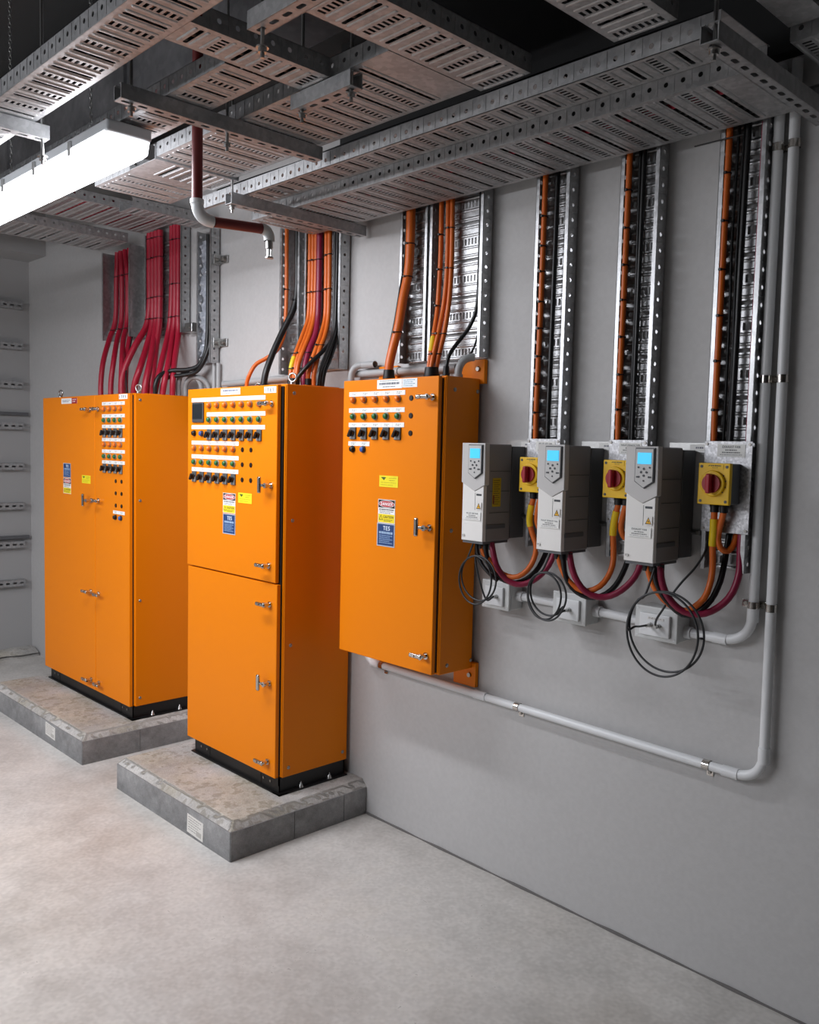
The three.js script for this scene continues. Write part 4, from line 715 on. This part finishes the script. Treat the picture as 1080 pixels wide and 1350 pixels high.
// ---------- conduits ----------
const CR = .0145, CZ = .026;
function conduit(label, runs, extra = [], m = M.pvc, group, name = 'conduit') {   // runs: polylines with rounded bends
  const t = thing(name, label, 'conduit', group);
  for (const pts of runs) part('pipe', [new THREE.TubeGeometry(pts.curve, pts.n || 24, pts.r || CR, 14)], m, t);
  for (const g of extra) part('coupling', [g], m, t);
  return t;
}
const seg = (a, b) => ({ curve: new THREE.LineCurve3(V(a), V(b)), n: 1 });
const bend = (a, c, b) => ({ curve: new THREE.QuadraticBezierCurve3(V(a), V(c), V(b)), n: 16 });
conduit('outer white conduit looping down the right and back under the wall cabinet', [seg([-1.056, 2.7, CZ], [-1.043, .76, CZ]), bend([-1.043, .76, CZ], [-1.043, .675, CZ], [-1.13, .675, CZ]), seg([-1.13, .675, CZ], [-2.72, .69, CZ]), bend([-2.72, .69, CZ], [-2.79, .69, CZ], [-2.79, .76, CZ]), seg([-2.79, .76, CZ], [-2.79, .8, CZ])],
  [cylY(-1.043, .73, .775, CZ, .0168, 16), cylX(-1.165, -1.115, .675, CZ, .0168, 16), cylX(-2.16, -2.1, .685, CZ, .0168, 16), cylX(-2.75, -2.7, .69, CZ, .0168, 16)]);
conduit('inner white conduit dropping from the ceiling and turning into the right junction box', [seg([-1.098, 2.7, CZ], [-1.098, 1.16, CZ]), bend([-1.098, 1.16, CZ], [-1.098, 1.07, CZ], [-1.195, 1.07, CZ]), seg([-1.195, 1.07, CZ], [-1.306, 1.07, CZ])],
  [cylY(-1.098, 1.135, 1.175, CZ, .0168, 16), cylX(-1.215, -1.17, 1.07, CZ, .0168, 16), cylX(-1.306, -1.285, 1.07, CZ, .019, 16)]);
conduit('short white conduit between the middle and right junction boxes', [seg([-1.637, 1.085, CZ], [-1.449, 1.08, CZ])], [cylX(-1.637, -1.612, 1.085, CZ, .019, 16)]);
conduit('short white conduit between the first and middle junction boxes', [seg([-1.965, 1.09, CZ], [-1.769, 1.088, CZ])], [cylX(-1.965, -1.94, 1.09, CZ, .019, 16)]);
conduit('grey conduit along the wall behind the top of the middle cabinet', [seg([-3.95, 1.92, .026], [-3.3, 1.93, .026])], [], M.conduitGrey);
conduit('grey conduit along the wall behind the top of the wall cabinet', [seg([-2.9, 1.925, .026], [-2.3, 1.925, .026])], [cylX(-2.65, -2.62, 1.925, .026, .0175, 14)], M.conduitGrey);
conduit('grey conduit elbow rising from the right corner of the wall cabinet', [{ ...bend([-2.225, 1.88, .1], [-2.225, 1.955, .1], [-2.19, 1.955, .05]), n: 16 }], [cylY(-2.225, 1.878, 1.89, .1, .019, 14)], M.conduitGrey);
conduit('grey conduit elbow behind the right corner of the middle cabinet', [seg([-2.885, 1.862, .06], [-2.885, 1.9, .06]), bend([-2.885, 1.9, .06], [-2.885, 1.96, .06], [-2.84, 1.96, .035]), seg([-2.84, 1.96, .035], [-2.76, 1.96, .035])], [], M.conduitGrey);
conduit('left of two thin grey conduits below the film-lined tray', [{ ...seg([-4.05, 1.7, .02], [-4.05, 2.03, .02]), r: .011 }], [], M.conduitGrey, 'thin conduits below the film-lined tray');
conduit('right of two thin grey conduits below the film-lined tray', [{ ...seg([-4.01, 1.7, .02], [-4.01, 2.03, .02]), r: .011 }], [], M.conduitGrey, 'thin conduits below the film-lined tray');
// saddle clips
function clip(label, x, y, dir) {
  const t = thing('conduit_clip', label, 'clip', 'saddle clips on the white conduits', [x, y, 0]);
  const a = new THREE.TorusGeometry(.0158, .0018, 6, 18, Math.PI).scale(1, 1, 6.5);
  if (dir === 'y') { part('strap', [new THREE.CylinderGeometry(.0164, .0164, .022, 18, 1, true).translate(0, 0, CZ)], M.chrome, t); part('foot', [rb(-.045, -.012, -.011, .011, .001, .004, .001, 1)], M.chrome, t); part('screw', [cylZ(-.032, 0, .004, .009, .006, 8)], M.bolt, t); }
  else { part('strap', [new THREE.CylinderGeometry(.0164, .0164, .022, 18, 1, true).rotateZ(Math.PI / 2).translate(0, 0, CZ)], M.chrome, t); part('foot', [rb(-.011, .011, -.04, -.012, .001, .004, .001, 1)], M.chrome, t); part('screw', [cylZ(0, -.029, .004, .008, .005, 8)], M.bolt, t); }
}
clip('upper clip on the outer conduit just below the tray', -1.053, 2.475, 'y'); clip('middle-height clip on the outer conduit beside the rightmost tray', -1.05, 1.834, 'y'); clip('lower clip on the outer conduit level with the inner bend', -1.046, 1.184, 'y');
clip('upper clip on the inner conduit just below the tray', -1.098, 2.475, 'y'); clip('middle-height clip on the inner conduit beside the rightmost tray', -1.098, 1.834, 'y'); clip('lower clip on the inner conduit above its bend', -1.098, 1.184, 'y');
clip('clip on the bottom conduit run right of the wall cabinet', -1.95, .683, 'x'); clip('clip on the bottom conduit run near its right bend', -1.215, .676, 'x'); clip('clip on the bottom conduit run under the wall cabinet', -2.685, .69, 'x');

// ---------- red drop pipe ----------
{
  const x = -2.5, t = thing('drop_pipe', 'dark red drop pipe with white elbow hanging from the ceiling', 'pipe', null, [0, 0, 0]);
  part('riser', [cylY(x, 2.36, YC, 1.03, .017, 16)], M.redPipe, t); 
  part('elbow', [new THREE.TubeGeometry(new THREE.QuadraticBezierCurve3(V([x, 2.375, 1.03]), V([x, 2.32, 1.03]), V([x, 2.322, .975])), 16, .0195, 16), cylY(x, 2.366, 2.38, 1.03, .0215, 16)], M.pvc, t, 'white elbow');
  part('branch', [new THREE.TubeGeometry(new THREE.LineCurve3(V([x, 2.322, .97]), V([x, 2.335, .785])), 1, .0165, 14)], M.redPipe, t);
  part('outlet_elbow', [new THREE.TubeGeometry(new THREE.QuadraticBezierCurve3(V([x, 2.335, .79]), V([x, 2.338, .755]), V([x, 2.3, .755])), 12, .0185, 14)], M.pvcGrey, t);
  part('nozzle', [cylY(x, 2.275, 2.3, .755, .012, 12), cylY(x, 2.245, 2.275, .755, .006, 8), cylY(x, 2.242, 2.247, .755, .014, 14), bx(x - .012, x - .009, 2.245, 2.28, .753, .757), bx(x + .009, x + .012, 2.245, 2.28, .753, .757)], M.steel, t, 'small metal sprinkler head');
}
// ---------- two grey pipes in the dark at the top right ----------
for (const [x, w] of [[-.86, 'left'], [-.72, 'right']]) { const o = part('vertical_pipe', [cylY(x, 2.66, YC, .1, .02, 14)], M.conduitGrey); tag(o, `${w} vertical grey pipe in the dark corner above the right trays`, 'pipe', 'pipes above the right trays'); }

renderer.render(scene, camera);
